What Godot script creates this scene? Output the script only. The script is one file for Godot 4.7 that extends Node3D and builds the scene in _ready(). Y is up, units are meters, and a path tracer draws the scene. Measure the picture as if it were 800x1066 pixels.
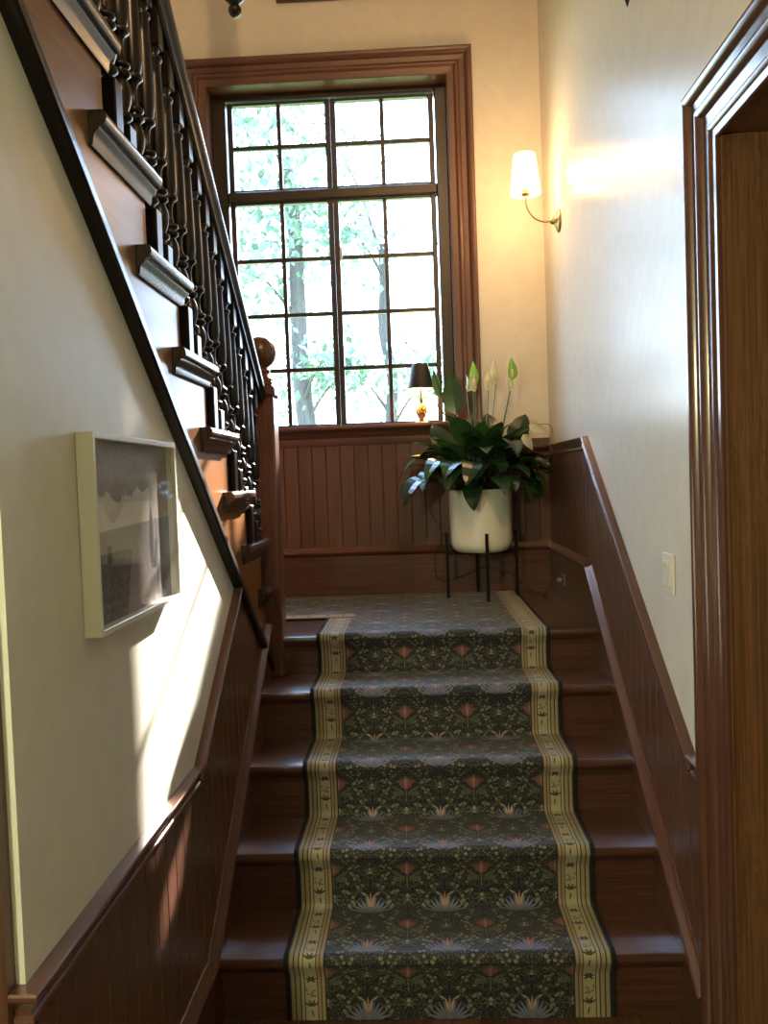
extends Node3D
# Stairwell with a carpeted flight, a landing window, a returning upper flight with turned balusters.
# x right, y up, the stairs climb towards -z. Floor of the hall is y = 0.

const XL := -0.606   # plaster face of the wall under the upper flight
const XR := 0.67     # plaster face of the right wall
const ZB := -2.082   # plaster face of the window wall
const RISE := 0.18
const RUN := 0.246
const LAND := 0.872
const URISE := 0.1825
const URUN := 0.2435
const WIN_Z := -2.2

var M := {}
var rng := RandomNumberGenerator.new()

# ------------------------------------------------------------------ setting up camera, sky, sun
func _ready() -> void:
	rng.seed = 71
	var cam := Camera3D.new()
	cam.name = "camera"
	cam.position = Vector3(-0.0101, 1.4637, 2.2180)
	cam.rotation = Vector3(-0.0384, 0.03906, -0.0359)
	cam.fov = rad_to_deg(2.0 * atan(533.0 / 880.0))
	cam.near = 0.02
	cam.far = 200.0
	add_child(cam)
	cam.current = true

	var env := Environment.new()
	env.background_mode = Environment.BG_SKY
	var sky := Sky.new()
	var sm := ProceduralSkyMaterial.new()
	sm.sky_top_color = Color(0.66, 0.82, 1.0)
	sm.sky_horizon_color = Color(0.86, 0.94, 1.0)
	sm.sky_curve = 0.25
	sm.ground_bottom_color = Color(0.35, 0.4, 0.3)
	sm.ground_horizon_color = Color(0.6, 0.66, 0.6)
	sm.sun_angle_max = 1.0
	sky.sky_material = sm
	env.sky = sky
	env.background_energy_multiplier = 11.0
	env.tonemap_mode = Environment.TONE_MAPPER_LINEAR
	env.tonemap_exposure = 1.6
	env.sdfgi_enabled = true
	env.ssao_enabled = true
	env.ssil_enabled = true
	var we := WorldEnvironment.new()
	we.name = "world"
	we.environment = env
	add_child(we)

	var sun := DirectionalLight3D.new()
	sun.name = "sun"
	sun.light_color = Color(1.0, 0.96, 0.89)
	sun.light_energy = 17.0
	sun.light_angular_distance = 0.9
	sun.shadow_enabled = true
	add_child(sun)
	sun.look_at_from_position(Vector3.ZERO, Vector3(-1.0, -1.95, 3.68), Vector3.UP)

	make_materials()
	build_shell()
	build_window()
	build_wainscot()
	build_lower_flight()
	build_upper_flight()
	build_balustrade()
	build_runner()
	build_doors()
	build_sconce()
	build_sill_lamp()
	build_plant()
	build_picture()
	build_small_things()
	build_hall_lamp()
	build_upper_lamp()
	build_outside()

# ------------------------------------------------------------------ helpers: nodes
var taken := {}
func numbered(called: String) -> String:
	if not taken.has(called):
		taken[called] = 0
		return called
	taken[called] += 1
	return "%s_%03d" % [called, taken[called]]

func thing(called: String, label: String, category: String, at := Vector3.ZERO, group := "") -> Node3D:
	var o := Node3D.new()
	o.name = numbered(called)
	add_child(o)
	o.position = at
	o.set_meta("label", label)
	o.set_meta("category", category)
	if group != "":
		o.set_meta("group", group)
	return o

func structure(called: String, label := "") -> Node3D:
	var o := Node3D.new()
	o.name = called
	add_child(o)
	o.set_meta("kind", "structure")
	if label != "":
		o.set_meta("label", label)
	return o

func part(called: String, mesh: Mesh, mat: Material, parent: Node, xf := Transform3D(), label := "") -> MeshInstance3D:
	var o := MeshInstance3D.new()
	o.name = called
	o.mesh = mesh
	o.material_override = mat
	o.transform = xf
	parent.add_child(o, true)
	if label != "":
		o.set_meta("label", label)
	return o

func at(x: float, y: float, z: float) -> Transform3D:
	return Transform3D(Basis(), Vector3(x, y, z))

# ------------------------------------------------------------------ helpers: shapes
func start() -> SurfaceTool:
	var st := SurfaceTool.new()
	st.begin(Mesh.PRIMITIVE_TRIANGLES)
	return st

# texture coordinates in metres; v follows the grain axis
func uv_of(p: Vector3, n: Vector3, g: int) -> Vector2:
	var d := n.abs().max_axis_index()
	if d == g:
		return Vector2(p[(g + 1) % 3], p[(g + 2) % 3])
	var o := 3 - d - g
	return Vector2(p[o], p[g])

func poly(st: SurfaceTool, pts: Array, n: Vector3, g := 1, uvs := []) -> void:
	var cr: Vector3 = (pts[2] - pts[0]).cross(pts[1] - pts[0])
	if cr.length_squared() < 1e-18 and pts.size() > 3:
		cr = (pts[3] - pts[0]).cross(pts[2] - pts[0])
	var flip := cr.dot(n) < 0.0
	for i in range(1, pts.size() - 1):
		var order := [0, i + 1, i] if flip else [0, i, i + 1]
		for k in order:
			st.set_normal(n)
			st.set_uv(uvs[k] if uvs.size() > 0 else uv_of(pts[k], n, g))
			st.add_vertex(pts[k])

# a box with chamfered edges
func cbox(st: SurfaceTool, lo: Vector3, hi: Vector3, c := 0.002, g := 1) -> void:
	var mid := (lo + hi) * 0.5
	var h := (hi - lo) * 0.5
	c = min(c, min(h.x, min(h.y, h.z)) * 0.8)
	for a in 3:
		var b := (a + 1) % 3
		var d := (a + 2) % 3
		for s in [-1.0, 1.0]:
			var n := Vector3.ZERO
			n[a] = s
			var q := []
			for k in [[-1, -1], [1, -1], [1, 1], [-1, 1]]:
				var p := mid
				p[a] += s * h[a]
				p[b] += k[0] * (h[b] - c)
				p[d] += k[1] * (h[d] - c)
				q.append(p)
			poly(st, q, n, g)
			if c > 0.0:
				for t in [-1.0, 1.0]:   # edge between a and b, along d
					var ne := Vector3.ZERO
					ne[a] = s
					ne[b] = t
					var p1 := mid; p1[a] += s * h[a]; p1[b] += t * (h[b] - c)
					var p2 := mid; p2[a] += s * (h[a] - c); p2[b] += t * h[b]
					var e := Vector3.ZERO
					e[d] = h[d] - c
					poly(st, [p1 - e, p1 + e, p2 + e, p2 - e], ne.normalized(), g)
	if c > 0.0:
		for sx in [-1.0, 1.0]:
			for sy in [-1.0, 1.0]:
				for sz in [-1.0, 1.0]:
					var s3 := Vector3(sx, sy, sz)
					var q := []
					for a in 3:
						var p := mid
						for b in 3:
							p[b] += s3[b] * (h[b] if a == b else h[b] - c)
						q.append(p)
					poly(st, q, s3.normalized(), g)

func bx(lo: Vector3, hi: Vector3, c := 0.002, g := 1) -> ArrayMesh:
	var st := start()
	cbox(st, lo, hi, c, g)
	return st.commit()

# profile (x, y) swept along z from z0 to z1; k0, k1 shear the ends for mitres: z += p.dot(k)
func extrude(st: SurfaceTool, prof: PackedVector2Array, z0: float, z1: float, k0 := Vector2.ZERO, k1 := Vector2.ZERO, crease := 40.0, xf := Transform3D()) -> void:
	var n := prof.size()
	var area := 0.0
	for i in n:
		area += prof[i].cross(prof[(i + 1) % n])
	var sgn := 1.0 if area > 0.0 else -1.0
	var en := []
	for i in n:
		var d: Vector2 = prof[(i + 1) % n] - prof[i]
		en.append(Vector2(d.y, -d.x).normalized() * sgn)
	var cc := cos(deg_to_rad(crease))
	var run := 0.0
	for i in n:
		var a := prof[i]
		var b := prof[(i + 1) % n]
		var e: Vector2 = en[i]
		var pe: Vector2 = en[(i + n - 1) % n]
		var ne: Vector2 = en[(i + 1) % n]
		var na: Vector2 = (e + pe).normalized() if e.dot(pe) > cc else e
		var nb: Vector2 = (e + ne).normalized() if e.dot(ne) > cc else e
		var l := a.distance_to(b)
		var A0 := Vector3(a.x, a.y, z0 + a.dot(k0))
		var A1 := Vector3(a.x, a.y, z1 + a.dot(k1))
		var B0 := Vector3(b.x, b.y, z0 + b.dot(k0))
		var B1 := Vector3(b.x, b.y, z1 + b.dot(k1))
		var vs := [[A0, na, Vector2(run, A0.z)], [B0, nb, Vector2(run + l, B0.z)], [B1, nb, Vector2(run + l, B1.z)], [A1, na, Vector2(run, A1.z)]]
		var cr: Vector3 = (B1 - A0).cross(B0 - A0)
		var flip := cr.dot(Vector3(e.x, e.y, 0)) < 0.0
		for t in ([[0, 2, 1], [0, 3, 2]] if flip else [[0, 1, 2], [0, 2, 3]]):
			for k in t:
				var v: Array = vs[k]
				st.set_normal(xf.basis * Vector3(v[1].x, v[1].y, 0))
				st.set_uv(v[2])
				st.add_vertex(xf * v[0])
		run += l
	var tri := Geometry2D.triangulate_polygon(prof)
	for side in [0, 1]:
		var zz := z0 if side == 0 else z1
		var kk := k0 if side == 0 else k1
		var dirn := -1.0 if (side == 0) == (z1 > z0) else 1.0
		for t in range(0, tri.size(), 3):
			var q := []
			var uvq := []
			for j in 3:
				var p := prof[tri[t + j]]
				q.append(xf * Vector3(p.x, p.y, zz + p.dot(kk)))
				uvq.append(p)
			poly(st, q, (xf.basis * Vector3(0, 0, dirn)).normalized(), 1, uvq)

func sweep(prof: PackedVector2Array, z0: float, z1: float, k0 := Vector2.ZERO, k1 := Vector2.ZERO) -> ArrayMesh:
	var st := start()
	extrude(st, prof, z0, z1, k0, k1)
	return st.commit()

# revolve (r, y) pairs round the y axis
func lathe(st: SurfaceTool, prof: Array, seg := 16, off := Vector3.ZERO, crease := 50.0, arc := TAU) -> void:
	var n := prof.size()
	var en := []
	for i in n - 1:
		var d: Vector2 = prof[i + 1] - prof[i]
		en.append(Vector2(d.y, -d.x).normalized())
	var cc := cos(deg_to_rad(crease))
	var vv := 0.0
	for i in n - 1:
		var e: Vector2 = en[i]
		var na := e
		var nb := e
		if i > 0 and e.dot(en[i - 1]) > cc:
			na = (e + en[i - 1]).normalized()
		if i < n - 2 and e.dot(en[i + 1]) > cc:
			nb = (e + en[i + 1]).normalized()
		var a: Vector2 = prof[i]
		var b: Vector2 = prof[i + 1]
		var l := a.distance_to(b)
		for s in seg:
			var t0 := arc * s / seg
			var t1 := arc * (s + 1) / seg
			var vs := []
			for w in [[a, na, t0, vv], [b, nb, t0, vv + l], [b, nb, t1, vv + l], [a, na, t1, vv]]:
				var r: Vector2 = w[0]
				var nn: Vector2 = w[1]
				vs.append([off + Vector3(cos(w[2]) * r.x, r.y, sin(w[2]) * r.x), Vector3(cos(w[2]) * nn.x, nn.y, sin(w[2]) * nn.x), Vector2(w[2] * 0.05, w[3])])
			var mid: float = (t0 + t1) * 0.5
			var out := Vector3(cos(mid) * e.x, e.y, sin(mid) * e.x)
			for t in [[0, 1, 2], [0, 2, 3]]:
				var cr: Vector3 = (vs[t[2]][0] - vs[t[0]][0]).cross(vs[t[1]][0] - vs[t[0]][0])
				if cr.length_squared() < 1e-16:
					continue
				var o: Array = [t[0], t[2], t[1]] if cr.dot(out) < 0.0 else t
				for k in o:
					st.set_normal(vs[k][1])
					st.set_uv(vs[k][2])
					st.add_vertex(vs[k][0])
		vv += l

func turned(prof: Array, seg := 16) -> ArrayMesh:
	var st := start()
	lathe(st, prof, seg)
	return st.commit()

# a round bar through points, radius given at each
func tube(st: SurfaceTool, pts: Array, rad: Array, seg := 6) -> void:
	var rings := []
	var prev := Vector3.UP
	var run := 0.0
	for i in pts.size():
		var d: Vector3 = (pts[min(i + 1, pts.size() - 1)] - pts[max(i - 1, 0)]).normalized()
		var s := prev.cross(d)
		if s.length() < 0.05:
			s = Vector3.RIGHT.cross(d)
		s = s.normalized()
		var u := d.cross(s).normalized()
		prev = u
		if i > 0:
			run += (pts[i] - pts[i - 1]).length()
		var ring := []
		for k in seg + 1:
			var t := TAU * k / seg
			var nn := (s * cos(t) + u * sin(t)).normalized()
			ring.append([pts[i] + nn * rad[min(i, rad.size() - 1)], nn, Vector2(0.02 * k, run)])
		rings.append(ring)
	for i in pts.size() - 1:
		for k in seg:
			var q := [rings[i][k], rings[i][k + 1], rings[i + 1][k + 1], rings[i + 1][k]]
			for t in [[0, 1, 2], [0, 2, 3]]:
				var cr: Vector3 = (q[t[2]][0] - q[t[0]][0]).cross(q[t[1]][0] - q[t[0]][0])
				var o: Array = [t[0], t[2], t[1]] if cr.dot(q[t[0]][1] + q[t[2]][1]) < 0.0 else t
				for j in o:
					st.set_normal(q[j][1])
					st.set_uv(q[j][2])
					st.add_vertex(q[j][0])
	for e in [0, pts.size() - 1]:
		var dirn: Vector3 = (pts[0] - pts[1]) if e == 0 else (pts[-1] - pts[-2])
		var q := []
		for k in seg:
			q.append(rings[e][k][0])
		poly(st, q, dirn.normalized())

func bar(pts: Array, rad: Array, seg := 6) -> ArrayMesh:
	var st := start()
	tube(st, pts, rad, seg)
	return st.commit()

func curve(pts: Array, steps := 8) -> Array:   # Catmull-Rom
	var out := []
	for i in pts.size() - 1:
		var p0: Vector3 = pts[max(i - 1, 0)]
		var p1: Vector3 = pts[i]
		var p2: Vector3 = pts[i + 1]
		var p3: Vector3 = pts[min(i + 2, pts.size() - 1)]
		for k in steps:
			out.append(p1.cubic_interpolate(p2, p0, p3, float(k) / steps))
	out.append(pts[-1])
	return out

# prism: polygon in the z-y plane given as (z, y), between x0 and x1; v follows y
func zprism(pts: PackedVector2Array, x0: float, x1: float, g := 1) -> ArrayMesh:
	var st := start()
	zprism_to(st, pts, x0, x1, g)
	return st.commit()

func zprism_to(st: SurfaceTool, pts: PackedVector2Array, x0: float, x1: float, g := 1) -> void:
	var lo: float = min(x0, x1)
	var hi: float = max(x0, x1)
	var tri := Geometry2D.triangulate_polygon(pts)
	for s in [0, 1]:
		var x := lo if s == 0 else hi
		for t in range(0, tri.size(), 3):
			var q := []
			for j in 3:
				var p := pts[tri[t + j]]
				q.append(Vector3(x, p.y, p.x))
			poly(st, q, Vector3(-1 if s == 0 else 1, 0, 0), g)
	var area := 0.0
	var n := pts.size()
	for i in n:
		area += pts[i].cross(pts[(i + 1) % n])
	for i in n:
		var a := pts[i]
		var b := pts[(i + 1) % n]
		var d := b - a
		var e := Vector2(d.y, -d.x).normalized() * (1.0 if area > 0 else -1.0)
		poly(st, [Vector3(lo, a.y, a.x), Vector3(lo, b.y, b.x), Vector3(hi, b.y, b.x), Vector3(hi, a.y, a.x)], Vector3(0, e.y, e.x), g)

# ------------------------------------------------------------------ materials
func gray_texture(w: int, h: int, f: Callable) -> ImageTexture:
	var data := PackedByteArray()
	data.resize(w * h * 3)
	for y in h:
		for x in w:
			var c: Color = f.call(x, y)
			var i := (y * w + x) * 3
			data[i] = int(clampf(c.r, 0, 1) * 255.0)
			data[i + 1] = int(clampf(c.g, 0, 1) * 255.0)
			data[i + 2] = int(clampf(c.b, 0, 1) * 255.0)
	return ImageTexture.create_from_image(Image.create_from_data(w, h, false, Image.FORMAT_RGB8, data))

func mat(called: String, lin: Color, rough: float, tex: Texture2D = null, scale := Vector3.ONE) -> StandardMaterial3D:
	var m := StandardMaterial3D.new()
	m.resource_name = called
	m.albedo_color = lin.linear_to_srgb()
	m.roughness = rough
	if tex:
		m.albedo_texture = tex
		m.uv1_scale = scale
	M[called] = m
	return m

func make_materials() -> void:
	var n1 := FastNoiseLite.new()
	n1.seed = 3
	n1.frequency = 1.0
	n1.fractal_octaves = 3
	var n2 := FastNoiseLite.new()
	n2.seed = 9
	n2.frequency = 1.0
	n2.fractal_octaves = 2
	# wood: streaks along v, one metre of grain per tile
	var wood := gray_texture(256, 512, func(x: int, y: int) -> Color:
		var a := TAU * x / 256.0
		var b := TAU * y / 512.0
		var cx := cos(a) * 5.0
		var sx := sin(a) * 5.0
		var s := n1.get_noise_3d(cx * 2.2, sx * 2.2, sin(b) * 0.55 + 2.0)
		var t := n2.get_noise_3d(cx * 7.0, sx * 7.0, cos(b) * 1.3 + sin(b) * 0.8)
		var g := n1.get_noise_3d(cx * 0.5 + 7.0, sx * 0.5, sin(b + 1.0) * 0.6)
		var ring := sin((cx * 0.5 + g * 5.0) * 6.0) * 0.06
		var v := 0.84 + s * 0.2 + t * 0.14 + g * 0.12 + ring
		return Color(v, v * 0.98 + 0.012, v * 0.95 + 0.03))
	var soft := gray_texture(256, 512, func(x: int, y: int) -> Color:
		var a := TAU * x / 256.0
		var b := TAU * y / 512.0
		var cx := cos(a) * 5.0
		var sx := sin(a) * 5.0
		var s := n1.get_noise_3d(cx * 2.2, sx * 2.2, sin(b) * 0.4 + 2.0)
		var g := n1.get_noise_3d(cx * 0.5 + 7.0, sx * 0.5, sin(b + 1.0) * 0.5)
		var v := 0.9 + s * 0.09 + g * 0.10
		return Color(v, v * 0.985 + 0.01, v * 0.96 + 0.03))
	var plaster := gray_texture(256, 256, func(x: int, y: int) -> Color:
		var a := TAU * x / 256.0
		var b := TAU * y / 256.0
		var s := n1.get_noise_3d(cos(a) * 3.0 + cos(b) * 2.0, sin(a) * 3.0, sin(b) * 3.0)
		var v := 0.975 + s * 0.025
		return Color(v, v, v * 0.995))
	for q in [["plaster", 0.42], ["plaster_gloss", 0.27]]:
		var p := mat(q[0], Color(0.71, 0.69, 0.635), q[1], plaster, Vector3(0.7, 0.7, 0.7))
		p.uv1_triplanar = true
		p.uv1_world_triplanar = true
		p.metallic_specular = 0.34
	mat("ceiling", Color(0.75, 0.73, 0.68), 0.8)
	mat("trim_wood", Color(0.128, 0.053, 0.035), 0.27, soft, Vector3(3.0, 1.0, 1.0))
	mat("stair_wood", Color(0.128, 0.053, 0.035), 0.3, wood, Vector3(3.0, 1.0, 1.0))
	mat("case_wood", Color(0.128, 0.053, 0.035), 0.36, soft, Vector3(3.0, 1.0, 1.0))
	mat("door_case_wood", Color(0.128, 0.053, 0.035), 0.28, soft, Vector3(3.0, 1.0, 1.0))
	mat("door_wood", Color(0.22, 0.105, 0.05), 0.35, wood, Vector3(1.6, 0.6, 1.0))
	mat("return_wood", Color(0.05, 0.032, 0.024), 0.27, wood, Vector3(3.0, 1.0, 1.0))
	mat("dark_wood", Color(0.010, 0.007, 0.006), 0.3, wood, Vector3(3.0, 1.0, 1.0))  # dark wood; the balusters' backlit blackness is put into this albedo
	var sw := mat("string_wood", Color(0.23, 0.088, 0.026), 0.3, soft, Vector3(2.0, 0.6, 1.0))
	sw.metallic_specular = 0.5
	mat("sash_wood", Color(0.03, 0.022, 0.018), 0.35, wood, Vector3(3.0, 1.0, 1.0))
	for i in 4:
		var k: float = [0.93, 1.0, 1.08, 0.98][i]
		var w: float = [1.04, 1.0, 1.1, 1.16][i]
		var pm := mat("plank_%d" % i, Color(0.128 * k, 0.053 * k * w, 0.035 * k), 0.36, soft, Vector3(2.6, 0.9, 1.0))
		pm.uv1_offset = Vector3(0.23 * i, 0.31 * i, 0)
	mat("floor_wood", Color(0.13, 0.06, 0.03), 0.35, wood, Vector3(2.0, 0.7, 1.0))
	var b := mat("brass", Color(0.62, 0.42, 0.17), 0.22)
	b.metallic = 1.0
	var ab := mat("antique_brass", Color(0.42, 0.31, 0.15), 0.3)
	ab.metallic = 1.0
	mat("black_metal", Color(0.007, 0.007, 0.008), 0.45)
	mat("white_plastic", Color(0.72, 0.70, 0.62), 0.3)
	mat("gray_plastic", Color(0.2, 0.2, 0.2), 0.4)
	mat("pot_glaze", Color(0.80, 0.84, 0.76), 0.3)
	mat("soil", Color(0.03, 0.02, 0.012), 0.95)
	mat("frame_paint", Color(0.70, 0.69, 0.60), 0.35)
	mat("cord", Color(0.03, 0.018, 0.012), 0.5)
	mat("ball_wood", Color(0.13, 0.055, 0.03), 0.25, wood, Vector3(3.0, 1.0, 1.0))
	var g := mat("glass", Color(0.95, 0.98, 0.97), 0.02)
	g.transparency = BaseMaterial3D.TRANSPARENCY_ALPHA
	g.albedo_color = Color(0.95, 0.98, 0.97, 0.04)
	g.metallic_specular = 0.5
	for q in [["string_wood", 0.3], ["case_wood", 0.1], ["trim_wood", 0.7], ["door_case_wood", 0.8], ["stair_wood", 0.4], ["return_wood", 0.6], ["dark_wood", 0.15]]:
		M[q[0]].clearcoat_enabled = true      # varnish
		M[q[0]].clearcoat = q[1]
		M[q[0]].clearcoat_roughness = 0.16
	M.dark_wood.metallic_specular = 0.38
	M.black_metal.metallic_specular = 0.25
	M["wood_tex"] = wood

# ------------------------------------------------------------------ lines of the stairs
func cap_y(z: float) -> float:      # top of the wainscot cap along either wall
	return 0.743 + 0.702 * maxf(0.0, 0.09 - z)

func trim_y(z: float) -> float:     # lower edge of the black trim under the outer string
	return 2.184 + 0.742 * (z - 0.951)

func skirt_l(z: float) -> float:
	return 0.19 + 0.725 * maxf(0.0, 0.06 - z)

func skirt_r(z: float) -> float:
	return 0.20 + 0.735 * maxf(0.0, 0.11 - z)

func nose(k: int) -> float:
	return -0.325 + URUN * (k - 4.5)

func utop(k: int) -> float:
	return 1.078 + URISE * (k - 1)

func rail_y(z: float) -> float:
	return 2.29 + 0.735 * (z + 0.35)

# ------------------------------------------------------------------ room shell
const HI := 5.3      # ceiling over the stairwell
func build_shell() -> void:
	var o := structure("floor", "dark polished wooden hall floor at the foot of the stairs")
	var w := 0.0
	var x := -3.2
	while x < 0.95:   # floor boards
		w = 0.083
		part("floor_board", bx(Vector3(x, -0.05, -0.06), Vector3(x + w - 0.0015, 0.0, 9.0), 0.002, 2), M.floor_wood, o)
		x += w
	part("subfloor", bx(Vector3(-3.2, -0.15, -2.4), Vector3(1.2, -0.051, 9.0), 0, 2), M.floor_wood, o)

	o = structure("wall_back", "cream plaster window wall with wooden plank wainscot below")
	var st := start()
	cbox(st, Vector3(-1.95, -0.1, ZB - 0.3), Vector3(-1.02, HI, ZB), 0)
	cbox(st, Vector3(0.23, -0.1, ZB - 0.3), Vector3(0.95, HI, ZB), 0)
	cbox(st, Vector3(-1.02, -0.1, ZB - 0.3), Vector3(0.23, 1.70, ZB), 0)
	cbox(st, Vector3(-1.02, 3.482, ZB - 0.3), Vector3(0.23, HI, ZB), 0)
	part("plaster", st.commit(), M.plaster, o)

	o = structure("wall_right", "pale glossy plaster wall right of the stairs, with wainscot below")
	st = start()
	cbox(st, Vector3(XR, -0.1, ZB), Vector3(XR + 0.28, HI, 0.33), 0)
	cbox(st, Vector3(XR, 2.19, 0.33), Vector3(XR + 0.28, HI, 1.34), 0)
	cbox(st, Vector3(XR, -0.1, 1.34), Vector3(XR + 0.28, HI, 9.0), 0)
	part("plaster", st.commit(), M.plaster_gloss, o)

	o = structure("wall_left", "white plaster wall under the upper flight, sunlit near the wainscot")
	var pts := PackedVector2Array([Vector2(1.03, 0), Vector2(1.03, trim_y(1.03)), Vector2(-0.98, trim_y(-0.98)), Vector2(-0.98, 0)])
	part("plaster", zprism(pts, XL, XL - 0.12), M.plaster, o)

	o = structure("wall_outer", "pale plaster wall behind the upper flight's balusters")
	part("plaster", bx(Vector3(-1.95, -0.1, ZB), Vector3(-1.72, HI, 1.03), 0), M.plaster, o)
	o = structure("wall_hall", "plaster hall wall around the corner at the left edge")
	st = start()
	cbox(st, Vector3(-3.2, 2.2, 0.90), Vector3(XL - 0.121, 2.50, 1.03), 0)
	cbox(st, Vector3(-3.2, 0.0, 0.90), Vector3(-1.62, 2.2, 1.03), 0)
	part("plaster", st.commit(), M.plaster, o)
	o = structure("wall_hall_left", "plaster wall of the hall, left of the camera")
	part("plaster", bx(Vector3(-3.4, -0.1, 0.9), Vector3(-3.2, 2.6, 9.0), 0), M.plaster, o)
	o = structure("wall_hall_back", "plaster wall closing the hall behind the camera")
	part("plaster", bx(Vector3(-3.4, -0.1, 9.0), Vector3(0.95, HI, 9.2), 0), M.plaster, o)
	o = structure("wall_upper_left", "plaster wall of the upper hall")
	part("plaster", bx(Vector3(-3.4, 2.6, 1.03), Vector3(-3.2, HI, 9.0), 0), M.plaster, o)
	o = structure("wall_upper_side", "plaster wall beside the top of the upper flight")
	part("plaster", bx(Vector3(-3.4, 2.72, 0.9), Vector3(-1.72, HI, 1.03), 0), M.plaster, o)
	o = structure("ceiling", "white plaster ceiling over the stairwell")
	part("plaster", bx(Vector3(-3.4, HI, ZB - 0.3), Vector3(0.95, HI + 0.2, 9.2), 0), M.ceiling, o)
	o = structure("ceiling_hall", "hall ceiling below the upper floor")
	part("plaster", bx(Vector3(-3.2, 2.52, 1.03), Vector3(XR, 2.70, 9.0), 0), M.ceiling, o)

	o = structure("trim_1", "dark red wooden apron high on the window wall, at the top edge")
	part("board", bx(Vector3(-0.625, 3.857, ZB), Vector3(0.5, 4.05, ZB + 0.025), 0.004, 0), M.case_wood, o)

# ------------------------------------------------------------------ window
func casing_profile() -> PackedVector2Array:   # x across, from the opening outwards; y out from the wall
	return PackedVector2Array([Vector2(0, 0), Vector2(0, 0.014), Vector2(0.004, 0.018), Vector2(0.034, 0.02), Vector2(0.036, 0.024), Vector2(0.042, 0.030), Vector2(0.050, 0.032), Vector2(0.058, 0.030), Vector2(0.062, 0.026),
		Vector2(0.064, 0.024), Vector2(0.088, 0.026), Vector2(0.09, 0.032), Vector2(0.095, 0.040), Vector2(0.102, 0.045), Vector2(0.110, 0.047), Vector2(0.122, 0.047), Vector2(0.126, 0.043), Vector2(0.126, 0)])

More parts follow.
